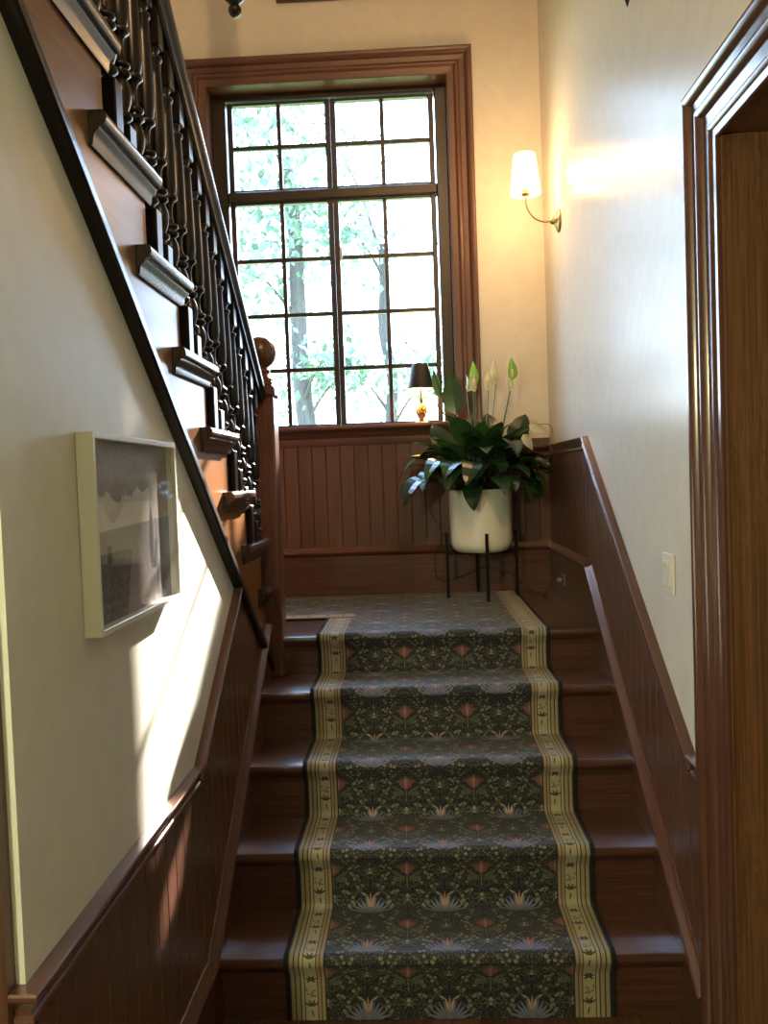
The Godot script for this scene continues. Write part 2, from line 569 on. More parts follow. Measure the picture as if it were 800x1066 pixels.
func build_window() -> void:
	var o := structure("window_1", "tall dark wooden casement window with twenty-four small panes and a transom")
	var pr := casing_profile()
	var xl := -0.998
	var xr := 0.208
	var yt := 3.462
	var yb := 1.745
	# side casings: profile x -> world +-x, profile y -> world z, sweep -> world y
	var bR := Basis(Vector3(1, 0, 0), Vector3(0, 0, 1), Vector3(0, 1, 0))
	var bL := Basis(Vector3(-1, 0, 0), Vector3(0, 0, 1), Vector3(0, 1, 0))
	part("side_casing", sweep(pr, 0, yt - yb, Vector2.ZERO, Vector2(1, 0)), M.case_wood, o, Transform3D(bR, Vector3(xr, yb, ZB)))
	part("side_casing", sweep(pr, 0, yt - yb, Vector2.ZERO, Vector2(1, 0)), M.case_wood, o, Transform3D(bL, Vector3(xl, yb, ZB)))
	var bT := Basis(Vector3(0, 1, 0), Vector3(0, 0, 1), Vector3(1, 0, 0))
	part("head_casing", sweep(pr, 0, xr - xl, Vector2(-1, 0), Vector2(1, 0)), M.case_wood, o, Transform3D(bT, Vector3(xl, yt, ZB)))
	# jamb lining
	part("jamb", bx(Vector3(xr, yb, ZB - 0.2), Vector3(xr + 0.02, yt, ZB + 0.004), 0), M.case_wood, o)
	part("jamb", bx(Vector3(xl - 0.02, yb, ZB - 0.2), Vector3(xl, yt, ZB + 0.004), 0), M.case_wood, o)
	part("head_jamb", bx(Vector3(xl, yt, ZB - 0.2), Vector3(xr, yt + 0.02, ZB + 0.004), 0, 0), M.case_wood, o)
	# stool and apron
	part("stool", sweep(PackedVector2Array([Vector2(-0.3, 1.715), Vector2(0.052, 1.715), Vector2(0.06, 1.722), Vector2(0.062, 1.73), Vector2(0.06, 1.738), Vector2(0.052, 1.745), Vector2(-0.3, 1.745)]), 0, 1.53), M.case_wood, o,
		Transform3D(Basis(Vector3(0, 0, 1), Vector3(0, 1, 0), Vector3(-1, 0, 0)), Vector3(0.375, 0, ZB)))
	part("apron", sweep(PackedVector2Array([Vector2(0, 1.64), Vector2(0.012, 1.64), Vector2(0.016, 1.648), Vector2(0.016, 1.68), Vector2(0.022, 1.686), Vector2(0.03, 1.70), Vector2(0.036, 1.715), Vector2(0, 1.715)]), 0, 1.46), M.case_wood, o,
		Transform3D(Basis(Vector3(0, 0, 1), Vector3(0, 1, 0), Vector3(-1, 0, 0)), Vector3(0.336, 0, ZB)))
	# outer frame
	var z0 := WIN_Z - 0.045
	var z1 := WIN_Z + 0.03
	var px0 := -0.893
	var px1 := 0.116
	part("frame_stile", bx(Vector3(xl, yb, z0), Vector3(px0 - 0.034, yt, z1), 0.004), M.sash_wood, o)
	part("frame_stile", bx(Vector3(px1 + 0.034, yb, z0), Vector3(xr, yt, z1), 0.004), M.sash_wood, o)
	part("frame_head", bx(Vector3(px0 - 0.034, 3.43, z0), Vector3(px1 + 0.034, yt, z1), 0.004, 0), M.sash_wood, o)
	part("frame_sill", bx(Vector3(px0 - 0.034, yb, z0), Vector3(px1 + 0.034, 1.75, z1), 0.0, 0), M.sash_wood, o)
	part("transom", bx(Vector3(px0 - 0.034, 2.915, z0), Vector3(px1 + 0.034, 2.968, z1 + 0.006), 0.006, 0), M.sash_wood, o)
	var cols := [[px0, -0.415], [-0.36, px1]]
	var lights := [[2.982, 3.41, 2], [1.764, 2.903, 4]]
	for c in cols:
		for l in lights:
			var sash := Node3D.new()
			sash.name = "sash"
			o.add_child(sash, true)
			var a: float = c[0]
			var b: float = c[1]
			var y0: float = l[0]
			var y1: float = l[1]
			var sz0 := WIN_Z - 0.02
			var sz1 := WIN_Z + 0.02
			var e := 0.0265
			var st := start()
			cbox(st, Vector3(a - e, y0 - 0.014, sz0), Vector3(a, y1 + 0.014, sz1), 0.004)
			cbox(st, Vector3(b, y0 - 0.014, sz0), Vector3(b + e, y1 + 0.014, sz1), 0.004)
			cbox(st, Vector3(a, y0 - 0.014, sz0), Vector3(b, y0, sz1), 0.004, 0)
			cbox(st, Vector3(a, y1, sz0), Vector3(b, y1 + 0.014, sz1), 0.004, 0)
			part("sash_frame", st.commit(), M.sash_wood, sash)
			var rows: int = l[2]
			var mw := 0.0105
			var mx := (a + b) * 0.5
			part("muntin", bx(Vector3(mx - mw, y0, sz0 + 0.006), Vector3(mx + mw, y1, sz1 - 0.006), 0.003), M.sash_wood, sash)
			for r in range(1, rows):
				var my := lerpf(y0, y1, float(r) / rows)
				part("muntin", bx(Vector3(a, my - mw, sz0 + 0.007), Vector3(b, my + mw, sz1 - 0.007), 0.003, 0), M.sash_wood, sash)
			for r in rows:
				var v0 := lerpf(y0, y1, float(r) / rows)
				var v1 := lerpf(y0, y1, float(r + 1) / rows)
				for h in 2:
					var u0 := a if h == 0 else mx
					var u1 := mx if h == 0 else b
					var q := start()
					poly(q, [Vector3(u0, v0, WIN_Z), Vector3(u1, v0, WIN_Z), Vector3(u1, v1, WIN_Z), Vector3(u0, v1, WIN_Z)], Vector3(0, 0, 1))
					part("pane", q.commit(), M.glass, sash)
	part("latch", bar([Vector3(-0.352, 2.66, WIN_Z + 0.03), Vector3(-0.352, 2.66, WIN_Z + 0.05), Vector3(-0.352, 2.60, WIN_Z + 0.055)], [0.006, 0.005, 0.005], 6), M.antique_brass, o)

# ------------------------------------------------------------------ wainscot
func plank_prism(zs: float, ze: float, lo: Callable, hi: Callable, xa: float, xb: float) -> ArrayMesh:
	# board in the z-y plane, chamfered along its two vertical edges; xb is the face
	var st := start()
	var g := 0.003
	var d := signf(xb - xa) * 0.0025
	var p := [[zs + 0.0006, xa], [zs + 0.0006, xb - d], [zs + g, xb], [ze - g, xb], [ze - 0.0006, xb - d], [ze - 0.0006, xa]]
	for i in 5:
		var a: Array = p[i]
		var b: Array = p[i + 1]
		var n := Vector3(0, 0, -1)
		if i == 1:
			n = Vector3(signf(d), 0, -1).normalized()
		elif i == 2:
			n = Vector3(signf(d), 0, 0)
		elif i == 3:
			n = Vector3(signf(d), 0, 1).normalized()
		elif i == 4:
			n = Vector3(0, 0, 1)
		poly(st, [Vector3(a[1], lo.call(a[0]), a[0]), Vector3(b[1], lo.call(b[0]), b[0]), Vector3(b[1], hi.call(b[0]), b[0]), Vector3(a[1], hi.call(a[0]), a[0])], n)
	return st.commit()

func build_wainscot() -> void:
	var wb := get_node("wall_back")
	var wl := get_node("wall_left")
	var wr := get_node("wall_right")
	var pw := 0.0715
	# back wall planks
	var x := -0.464 - 17 * pw
	var i := 0
	var plank := bx(Vector3(0.0006, 0, 0), Vector3(pw - 0.0006, 0.585, 0.012), 0.0025)
	while x < XR - 0.001:
		part("plank", plank, M["plank_%d" % rng.randi_range(0, 3)], wb, at(x, 1.06, ZB))
		x += pw
		i += 1
	# right wall planks, from the corner to the door casing
	var z := ZB
	while z < 0.2:
		var ze: float = min(z + pw, 0.2)
		part("plank", plank_prism(z, ze, func(q: float) -> float: return minf(1.06, skirt_r(q) - 0.03), func(q: float) -> float: return minf(1.59, cap_y(q) - 0.02), XR, XR - 0.009), M["plank_%d" % rng.randi_range(0, 3)], wr)
		z += pw
	# left wall planks
	z = -0.98
	while z < 1.03:
		var ze: float = min(z + pw, 1.03)
		part("plank", plank_prism(z, ze, func(q: float) -> float: return skirt_l(q) - 0.03, func(q: float) -> float: return minf(cap_y(q) - 0.02, trim_y(q) + 0.01), XL, XL + 0.009), M["plank_%d" % rng.randi_range(0, 3)], wl)
		z += pw
	# cap mouldings; profile: x out from the wall, y up, top at 0
	var cap := PackedVector2Array([Vector2(0, -0.055), Vector2(0.011, -0.055), Vector2(0.016, -0.052), Vector2(0.018, -0.047), Vector2(0.016, -0.042), Vector2(0.012, -0.040), Vector2(0.012, -0.03), Vector2(0.018, -0.022), Vector2(0.025, -0.014), Vector2(0.029, -0.008), Vector2(0.029, -0.003), Vector2(0.026, 0.0), Vector2(0, 0.0)])
	var o := structure("trim_2", "dark wooden wainscot cap on the left wall, level then raked")
	var bl := Basis(Vector3(1, 0, 0), Vector3(0, 1, 0), Vector3(0, 0, 1))
	part("level_cap", sweep(cap, 0.09, 1.03, Vector2.ZERO, Vector2(1, 0)), M.trim_wood, o, Transform3D(bl, Vector3(XL, 0.745, 0)))
	var rake := atan(0.702)
	var back := -0.47
	var lenr := (0.09 - back) / cos(rake)
	var br := Basis(Vector3(1, 0, 0), -rake)   # local -z climbs away
	br = Basis(Vector3(1, 0, 0), rake)
	part("raked_cap", sweep(cap, -lenr - 0.03, 0.0, Vector2.ZERO, Vector2(0, -tan(rake / 2.0))), M.trim_wood, o, Transform3D(br, Vector3(XL, 0.745, 0.09)))
	part("return_cap", sweep(cap, 0.0, 0.013, Vector2(-1, 0), Vector2.ZERO), M.trim_wood, o, Transform3D(Basis(Vector3(0, 0, 1), Vector3(0, 1, 0), Vector3(-1, 0, 0)), Vector3(XL, 0.745, 1.03)))
	part("corner_board", bx(Vector3(XL - 0.013, 0, 1.0305), Vector3(XL + 0.009, 0.72, 1.039), 0.002), M.plank_1, o)
	o = structure("trim_3", "dark wooden wainscot cap on the right wall, raked down to the door casing")
	var bm := Basis(Vector3(-1, 0, 0), Vector3(0, 1, 0), Vector3(0, 0, 1))
	part("level_cap", sweep(cap, ZB, -1.137, Vector2(1, 0), Vector2.ZERO), M.trim_wood, o, Transform3D(bm, Vector3(XR, 1.605, 0)))
	lenr = (0.09 + 1.137) / cos(rake)
	part("raked_cap", sweep(cap, -lenr, 0.0, Vector2(0, 0.3), Vector2(0, -tan(rake / 2.0))), M.trim_wood, o, Transform3D(br * bm, Vector3(XR, 0.745, 0.09)))
	part("level_cap", sweep(cap, 0.09, 0.215), M.trim_wood, o, Transform3D(bm, Vector3(XR, 0.745, 0)))
	o = structure("trim_4", "dark wooden wainscot cap on the window wall")
	var bb := Basis(Vector3(0, 0, 1), Vector3(0, 1, 0), Vector3(-1, 0, 0))
	part("level_cap", sweep(cap, 0, XR - 0.33, Vector2(1, 0), Vector2.ZERO), M.trim_wood, o, Transform3D(bb, Vector3(XR, 1.605, ZB)))
	part("level_cap", sweep(cap, 0, 0.6), M.trim_wood, o, Transform3D(bb, Vector3(-1.12, 1.605, ZB)))

	# baseboards with a small cap
	var base := PackedVector2Array([Vector2(0, 0), Vector2(0.018, 0), Vector2(0.018, 0.165), Vector2(0.022, 0.17), Vector2(0.03, 0.178), Vector2(0.034, 0.188), Vector2(0.032, 0.197), Vector2(0.022, 0.204), Vector2(0.012, 0.208), Vector2(0, 0.208)])
	o = structure("baseboard_back", "dark wooden baseboard below the window wall planks")
	part("board", bx(Vector3(-1.72, LAND, ZB), Vector3(XR, 1.085, ZB + 0.02), 0.002, 0), M.stair_wood, o)
	var rail := PackedVector2Array([Vector2(0, 0), Vector2(0.02, 0), Vector2(0.026, 0.006), Vector2(0.034, 0.014), Vector2(0.036, 0.022), Vector2(0.03, 0.03), Vector2(0.018, 0.038), Vector2(0.013, 0.046), Vector2(0, 0.048)])
	part("moulding", sweep(rail, 0, XR + 1.72, Vector2(1, 0), Vector2.ZERO), M.trim_wood, o, Transform3D(bb, Vector3(XR, 1.08, ZB)))
	o = structure("baseboard_right", "dark wooden baseboard and raked skirting along the right wall")
	part("board", bx(Vector3(XR - 0.015, LAND, ZB + 0.02), Vector3(XR, 1.085, -1.08), 0.0, 2), M.stair_wood, o)
	part("moulding", sweep(rail, ZB, -1.10, Vector2(1, 0), Vector2.ZERO), M.trim_wood, o, Transform3D(bm, Vector3(XR, 1.08, 0)))
	part("raked_board", zprism(PackedVector2Array([Vector2(0.215, 0), Vector2(0.215, 0.19), Vector2(0.11, 0.2), Vector2(-1.09, skirt_r(-1.09)), Vector2(-1.09, 0)]), XR - 0.015, XR, 2), M.stair_wood, o)
	var rk := atan(0.735)
	var brk := Basis(Vector3(1, 0, 0), rk)
	part("raked_moulding", sweep(rail, -1.215 / cos(rk), 0.06, Vector2(0, 0.36), Vector2.ZERO), M.trim_wood, o, Transform3D(brk * bm, Vector3(XR, 0.185, 0.11)))
	o = structure("baseboard_left", "dark wooden baseboard and raked skirting along the left wall")
	part("raked_board", zprism(PackedVector2Array([Vector2(0.06, 0), Vector2(0.06, 0.19), Vector2(-0.965, skirt_l(-0.965)), Vector2(-0.965, 0)]), XL + 0.02, XL, 2), M.stair_wood, o)
	rk = atan(0.725)
	part("raked_moulding", sweep(rail, -1.02 / cos(rk), 0.0, Vector2(0, 0.5), Vector2(0, -tan(rk / 2.0))), M.trim_wood, o, Transform3D(Basis(Vector3(1, 0, 0), rk), Vector3(XL, 0.18, 0.06)))
	part("board", bx(Vector3(XL, 0, 0.06), Vector3(XL + 0.02, 0.185, 1.045), 0.002, 2), M.stair_wood, o)
	part("moulding", sweep(rail, 0.06, 1.03), M.trim_wood, o, Transform3D(bl, Vector3(XL, 0.18, 0)))

# ------------------------------------------------------------------ lower flight
func tread_profile(depth: float) -> PackedVector2Array:   # x towards the climber (nose at 0), y up (top at 0)
	return PackedVector2Array([Vector2(-depth, -0.03), Vector2(-0.022, -0.03), Vector2(-0.022, -0.045), Vector2(-0.018, -0.045), Vector2(-0.012, -0.035), Vector2(-0.008, -0.03), Vector2(-0.004, -0.028), Vector2(-0.001, -0.022), Vector2(0, -0.015), Vector2(-0.001, -0.008), Vector2(-0.004, -0.002), Vector2(-0.009, 0), Vector2(-depth, 0)])

func build_lower_flight() -> void:
	var o := thing("stair_flight", "dark red-brown wooden stair flight climbing to the landing under the patterned runner", "stairs")
	var tp := sweep(tread_profile(RUN + 0.03), 0, 1.255)
	var bt := Basis(Vector3(0, 0, 1), Vector3(0, 1, 0), Vector3(-1, 0, 0))
	for k in range(1, 5):
		var zn := -(k - 1) * RUN
		part("tread", tp, M.stair_wood, o, Transform3D(bt, Vector3(XR - 0.012, k * RISE, zn)))
		part("riser", bx(Vector3(XL + 0.012, (k - 1) * RISE, zn - 0.045), Vector3(XR - 0.01, k * RISE - 0.03, zn - 0.024), 0, 0), M.stair_wood, o)
	var zl := -4 * RUN
	part("riser", bx(Vector3(XL + 0.012, 4 * RISE, zl - 0.045), Vector3(XR - 0.01, LAND - 0.03, zl - 0.024), 0, 0), M.stair_wood, o)
	part("tread", sweep(tread_profile(0.12), 0, 1.2), M.stair_wood, o, Transform3D(bt, Vector3(XR - 0.012, LAND, zl)))
	part("landing", bx(Vector3(-1.718, LAND - 0.03, ZB + 0.002), Vector3(XR - 0.002, LAND, zl - 0.115), 0, 0), M.stair_wood, o)

# ------------------------------------------------------------------ upper flight
func build_upper_flight() -> void:
	var o := thing("stair_flight", "upper stair flight returning over the white wall, brown stringer with dark moulded tread ends", "stairs")
	var nk := 10
	var pts := PackedVector2Array()
	# sawtooth top from the newel upwards
	pts.append(Vector2(-0.978, trim_y(-0.978) + 0.001))
	pts.append(Vector2(-0.978, utop(1) - 0.03))
	for k in range(1, nk - 1):
		var zr := nose(k + 1) + 0.022
		pts.append(Vector2(zr, utop(k) - 0.03))
		pts.append(Vector2(zr, utop(k + 1) - 0.03))
	pts.append(Vector2(1.03, utop(nk - 1) - 0.03))
	pts.append(Vector2(1.03, trim_y(1.03) + 0.001))
	part("stringer", zprism(pts, XL + 0.006, XL - 0.04, 2), M.string_wood, o)
	# trim under the stringer
	var tr := atan(0.742)
	var ln := (1.03 + 0.985) / cos(tr)
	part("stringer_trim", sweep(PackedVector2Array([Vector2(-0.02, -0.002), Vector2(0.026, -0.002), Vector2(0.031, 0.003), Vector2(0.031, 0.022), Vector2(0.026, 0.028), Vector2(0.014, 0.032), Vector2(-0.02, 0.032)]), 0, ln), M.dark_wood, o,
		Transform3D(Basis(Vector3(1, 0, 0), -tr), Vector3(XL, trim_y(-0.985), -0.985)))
	for k in range(1, nk):
		var zn := nose(k)
		var y := utop(k)
		var zend: float = min(zn + 0.35, 1.03)
		# tread with its moulded return along the stringer
		var st := start()
		var pr := PackedVector2Array([Vector2(-0.03, -0.066), Vector2(0.012, -0.066), Vector2(0.015, -0.060), Vector2(0.016, -0.05), Vector2(0.019, -0.042), Vector2(0.026, -0.036), Vector2(0.028, -0.031), Vector2(0.033, -0.03), Vector2(0.038, -0.026), Vector2(0.041, -0.02), Vector2(0.042, -0.014), Vector2(0.041, -0.008), Vector2(0.037, -0.002), Vector2(0.032, 0.0), Vector2(-0.03, 0.0)])
		extrude(st, pr, zn, zend)
		part("tread_return", st.commit(), M.return_wood, o, at(XL + 0.0, y, 0))
		part("tread", bx(Vector3(-1.717, y - 0.03, zn), Vector3(XL - 0.03, y, min(zn + URUN + 0.03, 1.03)), 0.004, 0), M.stair_wood, o)
		var yb: float = LAND if k == 1 else utop(k - 1)
		part("riser", bx(Vector3(-1.717, yb, zn + 0.025), Vector3(XL - 0.04, y - 0.03, zn + 0.045), 0, 0), M.stair_wood, o)
	var uf := structure("floor_upper", "wooden floor of the upper hall at the head of the flight")
	part("board", bx(Vector3(-3.2, 2.70, 1.035), Vector3(XR, 2.72, 9.0), 0, 2), M.floor_wood, uf)

# ------------------------------------------------------------------ balustrade
func build_balustrade() -> void:
	var o := thing("stair_balustrade", "dark turned-baluster railing climbing the upper flight from the ball-topped newel", "railing")
	var rk := atan(0.735)
	var rp := PackedVector2Array([Vector2(-0.024, -0.07), Vector2(0.024, -0.07), Vector2(0.03, -0.064), Vector2(0.03, -0.052), Vector2(0.036, -0.044), Vector2(0.042, -0.034), Vector2(0.042, -0.018), Vector2(0.036, -0.008), Vector2(0.024, -0.001), Vector2(0, 0.001),
		Vector2(-0.024, -0.001), Vector2(-0.036, -0.008), Vector2(-0.042, -0.018), Vector2(-0.042, -0.034), Vector2(-0.036, -0.044), Vector2(-0.03, -0.052), Vector2(-0.03, -0.064)])
	var z0 := -0.985
	var ln := (1.25 - z0) / cos(rk)
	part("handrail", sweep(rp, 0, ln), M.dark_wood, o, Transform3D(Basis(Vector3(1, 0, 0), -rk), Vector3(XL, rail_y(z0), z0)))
	# turned section, hung from the rail: y measured down from the top
	var prof := []    # (radius, height 0..1) of the turning between the square blocks
	for v in [[0.0, 0.0], [0.015, 0.0], [0.012, 0.012], [0.0115, 0.022], [0.015, 0.03], [0.0205, 0.038], [0.0215, 0.048], [0.0205, 0.058], [0.014, 0.066], [0.0135, 0.076], [0.017, 0.095], [0.0205, 0.125], [0.0215, 0.15], [0.0195, 0.18], [0.0145, 0.205], [0.012, 0.215],
		[0.016, 0.222], [0.0215, 0.232], [0.0215, 0.244], [0.015, 0.252], [0.0145, 0.26], [0.0195, 0.266], [0.0215, 0.275], [0.0205, 0.285], [0.0125, 0.295], [0.0085, 0.315], [0.0070, 0.35], [0.0085, 0.385], [0.0125, 0.405], [0.0195, 0.415], [0.0222, 0.425], [0.0215, 0.437], [0.0165, 0.446],
		[0.0195, 0.46], [0.022, 0.50], [0.0215, 0.60], [0.0205, 0.72], [0.0185, 0.85], [0.0175, 0.925], [0.0205, 0.932], [0.022, 0.942], [0.0205, 0.952], [0.0135, 0.96], [0.0125, 0.975], [0.0165, 0.985], [0.0165, 1.0], [0.0, 1.0]]:
		prof.append(Vector2(v[0], v[1]))
	var variants := []
	for k in range(1, 10):
		for j in 3:
			var z := nose(k) + 0.048 + j * URUN / 3.0
			if z < -0.96:
				continue
			var top := rail_y(z) - 0.085
			var botm := utop(k)
			var h := top - botm
			var blk_top := 0.07
			var st := start()
			var key := j
			var mesh: ArrayMesh
			if variants.size() > key and variants[key] != null and absf(variants[key][1] - h) < 0.004:
				mesh = variants[key][0]
			else:
				lathe(st, prof.map(func(v: Vector2) -> Vector2: return Vector2(v.x, v.y * 0.47 + h - blk_top - 0.47)), 12)
				cbox(st, Vector3(-0.0215, 0, -0.0215), Vector3(0.0215, h - blk_top - 0.469, 0.0215), 0.003)
				cbox(st, Vector3(-0.0215, h - blk_top - 0.001, -0.0215), Vector3(0.0215, h + 0.018, 0.0215), 0.003)
				mesh = st.commit()
				while variants.size() <= key:
					variants.append(null)
				variants[key] = [mesh, h]
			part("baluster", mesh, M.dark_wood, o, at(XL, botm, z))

	# newel with a ball on top
	var n := thing("newel_post", "square dark wooden newel post with turned ball finial at the landing's edge", "newel post", Vector3(-0.59, 4 * RISE, -1.03))
	var hp := 1.855 - 4 * RISE
	var st2 := start()
	cbox(st2, Vector3(-0.05, 0, -0.05), Vector3(0.05, hp - 0.06, 0.05), 0.006)
	part("post", st2.commit(), M.stair_wood, n)
	var cap := start()
	cbox(cap, Vector3(-0.057, hp - 0.062, -0.057), Vector3(0.057, hp - 0.02, 0.057), 0.008)
	cbox(cap, Vector3(-0.048, hp - 0.02, -0.048), Vector3(0.048, hp, 0.048), 0.006)
	part("cap", cap.commit(), M.stair_wood, n)
	var ball := [Vector2(0.046, hp), Vector2(0.047, hp + 0.006), Vector2(0.042, hp + 0.014), Vector2(0.033, hp + 0.02), Vector2(0.03, hp + 0.03), Vector2(0.034, hp + 0.036), Vector2(0.034, hp + 0.044), Vector2(0.028, hp + 0.05), Vector2(0.026, hp + 0.056)]
	for i in 17:
		var t := deg_to_rad(-64.0 + i * 154.0 / 16.0)
		ball.append(Vector2(maxf(cos(t) * 0.062, 0.0), hp + 0.112 + sin(t) * 0.062))
	part("ball_finial", turned(ball, 28), M.ball_wood, n)
	# small brass thing on the post
	part("hook", bar([Vector3(0.05, 0.27, 0.03), Vector3(0.062, 0.27, 0.03), Vector3(0.064, 0.276, 0.03)], [0.003, 0.003, 0.0035], 6), M.antique_brass, n)

	# drop of the newel on the flight above
	var d := thing("newel_drop", "dark turned drop finial of an upper newel hanging at the top edge", "finial", Vector3(-0.606, 3.153, -0.887))
	var dp := [Vector2(0.0, 0.0)]
	for i in 12:
		var t := deg_to_rad(-80.0 + i * 125.0 / 11.0)
		dp.append(Vector2(cos(t) * 0.024, 0.024 + sin(t) * 0.024))
	dp.append_array([Vector2(0.015, 0.045), Vector2(0.03, 0.058), Vector2(0.045, 0.075), Vector2(0.05, 0.095), Vector2(0.045, 0.12), Vector2(0.03, 0.14), Vector2(0.05, 0.15), Vector2(0.0, 0.15)])
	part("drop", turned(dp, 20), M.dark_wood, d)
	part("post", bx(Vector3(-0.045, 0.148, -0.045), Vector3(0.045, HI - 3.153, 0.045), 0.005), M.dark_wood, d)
	var tip := thing("pendant_tip", "small dark pointed drop hanging at the top edge over the right wall", "finial", Vector3(0.646, 2.815, -0.30))
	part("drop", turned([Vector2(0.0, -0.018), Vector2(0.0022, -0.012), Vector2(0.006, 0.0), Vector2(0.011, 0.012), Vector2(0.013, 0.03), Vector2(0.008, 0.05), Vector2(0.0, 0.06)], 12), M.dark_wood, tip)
	part("rod", bar([Vector3(0, 0.05, 0), Vector3(0, HI - 2.815, 0)], [0.004], 6), M.antique_brass, tip)

# ------------------------------------------------------------------ runner and landing carpet
var img: Image
func dab(cx: float, cy: float, ln: float, wd: float, ang: float, col: Color, rim := Color(0, 0, 0, 0), point := 1.0) -> void:
	# a petal or leaf: starts at (cx, cy), runs ln pixels along ang (0 = up), wd wide; wraps round the tile
	var w := img.get_width()
	var h := img.get_height()
	var dx := sin(ang)
	var dy := -cos(ang)
	var mx := cx + dx * ln * 0.5
	var my := cy + dy * ln * 0.5
	var r := int(maxf(ln, wd) * 0.5 + 3)
	for y in range(int(my) - r, int(my) + r + 1):
		for x in range(int(mx) - r, int(mx) + r + 1):
			var px := x - cx
			var py := y - cy
			var t := (px * dx + py * dy) / ln
			if t < 0.0 or t > 1.0:
				continue
			var s := absf(px * dy - py * dx)
			var half := wd * 0.5 * pow(sin(PI * pow(t, 0.75 * point)), 0.8)
			if s < half:
				var c := rim if (rim.a > 0.0 and s > half - 2.2) else col
				img.set_pixel(posmod(x, w), posmod(y, h), c)

func disc(cx: float, cy: float, r: float, col: Color) -> void:
	for y in range(int(cy - r), int(cy + r) + 1):
		for x in range(int(cx - r), int(cx + r) + 1):
			if Vector2(x - cx, y - cy).length() <= r:
				img.set_pixel(posmod(x, img.get_width()), posmod(y, img.get_height()), col)

func both(ax: float, off: float, y: float, ln: float, wd: float, ang: float, col: Color, rim := Color(0, 0, 0, 0)) -> void:
	dab(ax + off, y, ln, wd, ang, col, rim)
	dab(ax - off, y, ln, wd, -ang, col, rim)

func tulip(ax: float, y: float, s: float, col: Color, mid: Color, rim: Color) -> void:
	for a in [0.85, 0.5, 0.2]:
		both(ax, 3.0 * s, y, 62.0 * s, 17.0 * s, a, col, rim)
	dab(ax, y, 66.0 * s, 18.0 * s, 0.0, mid, rim)
	dab(ax, y + 34 * s, 36.0 * s, 6.0 * s, 0.0, Color8(120, 112, 82))

func rosette(ax: float, y: float, s: float, col: Color, rim: Color) -> void:
	for k in 5:
		dab(ax, y, 17.0 * s, 14.0 * s, TAU * k / 5.0, col, rim)
	disc(ax, y, 3.5 * s, Color8(95, 85, 50))

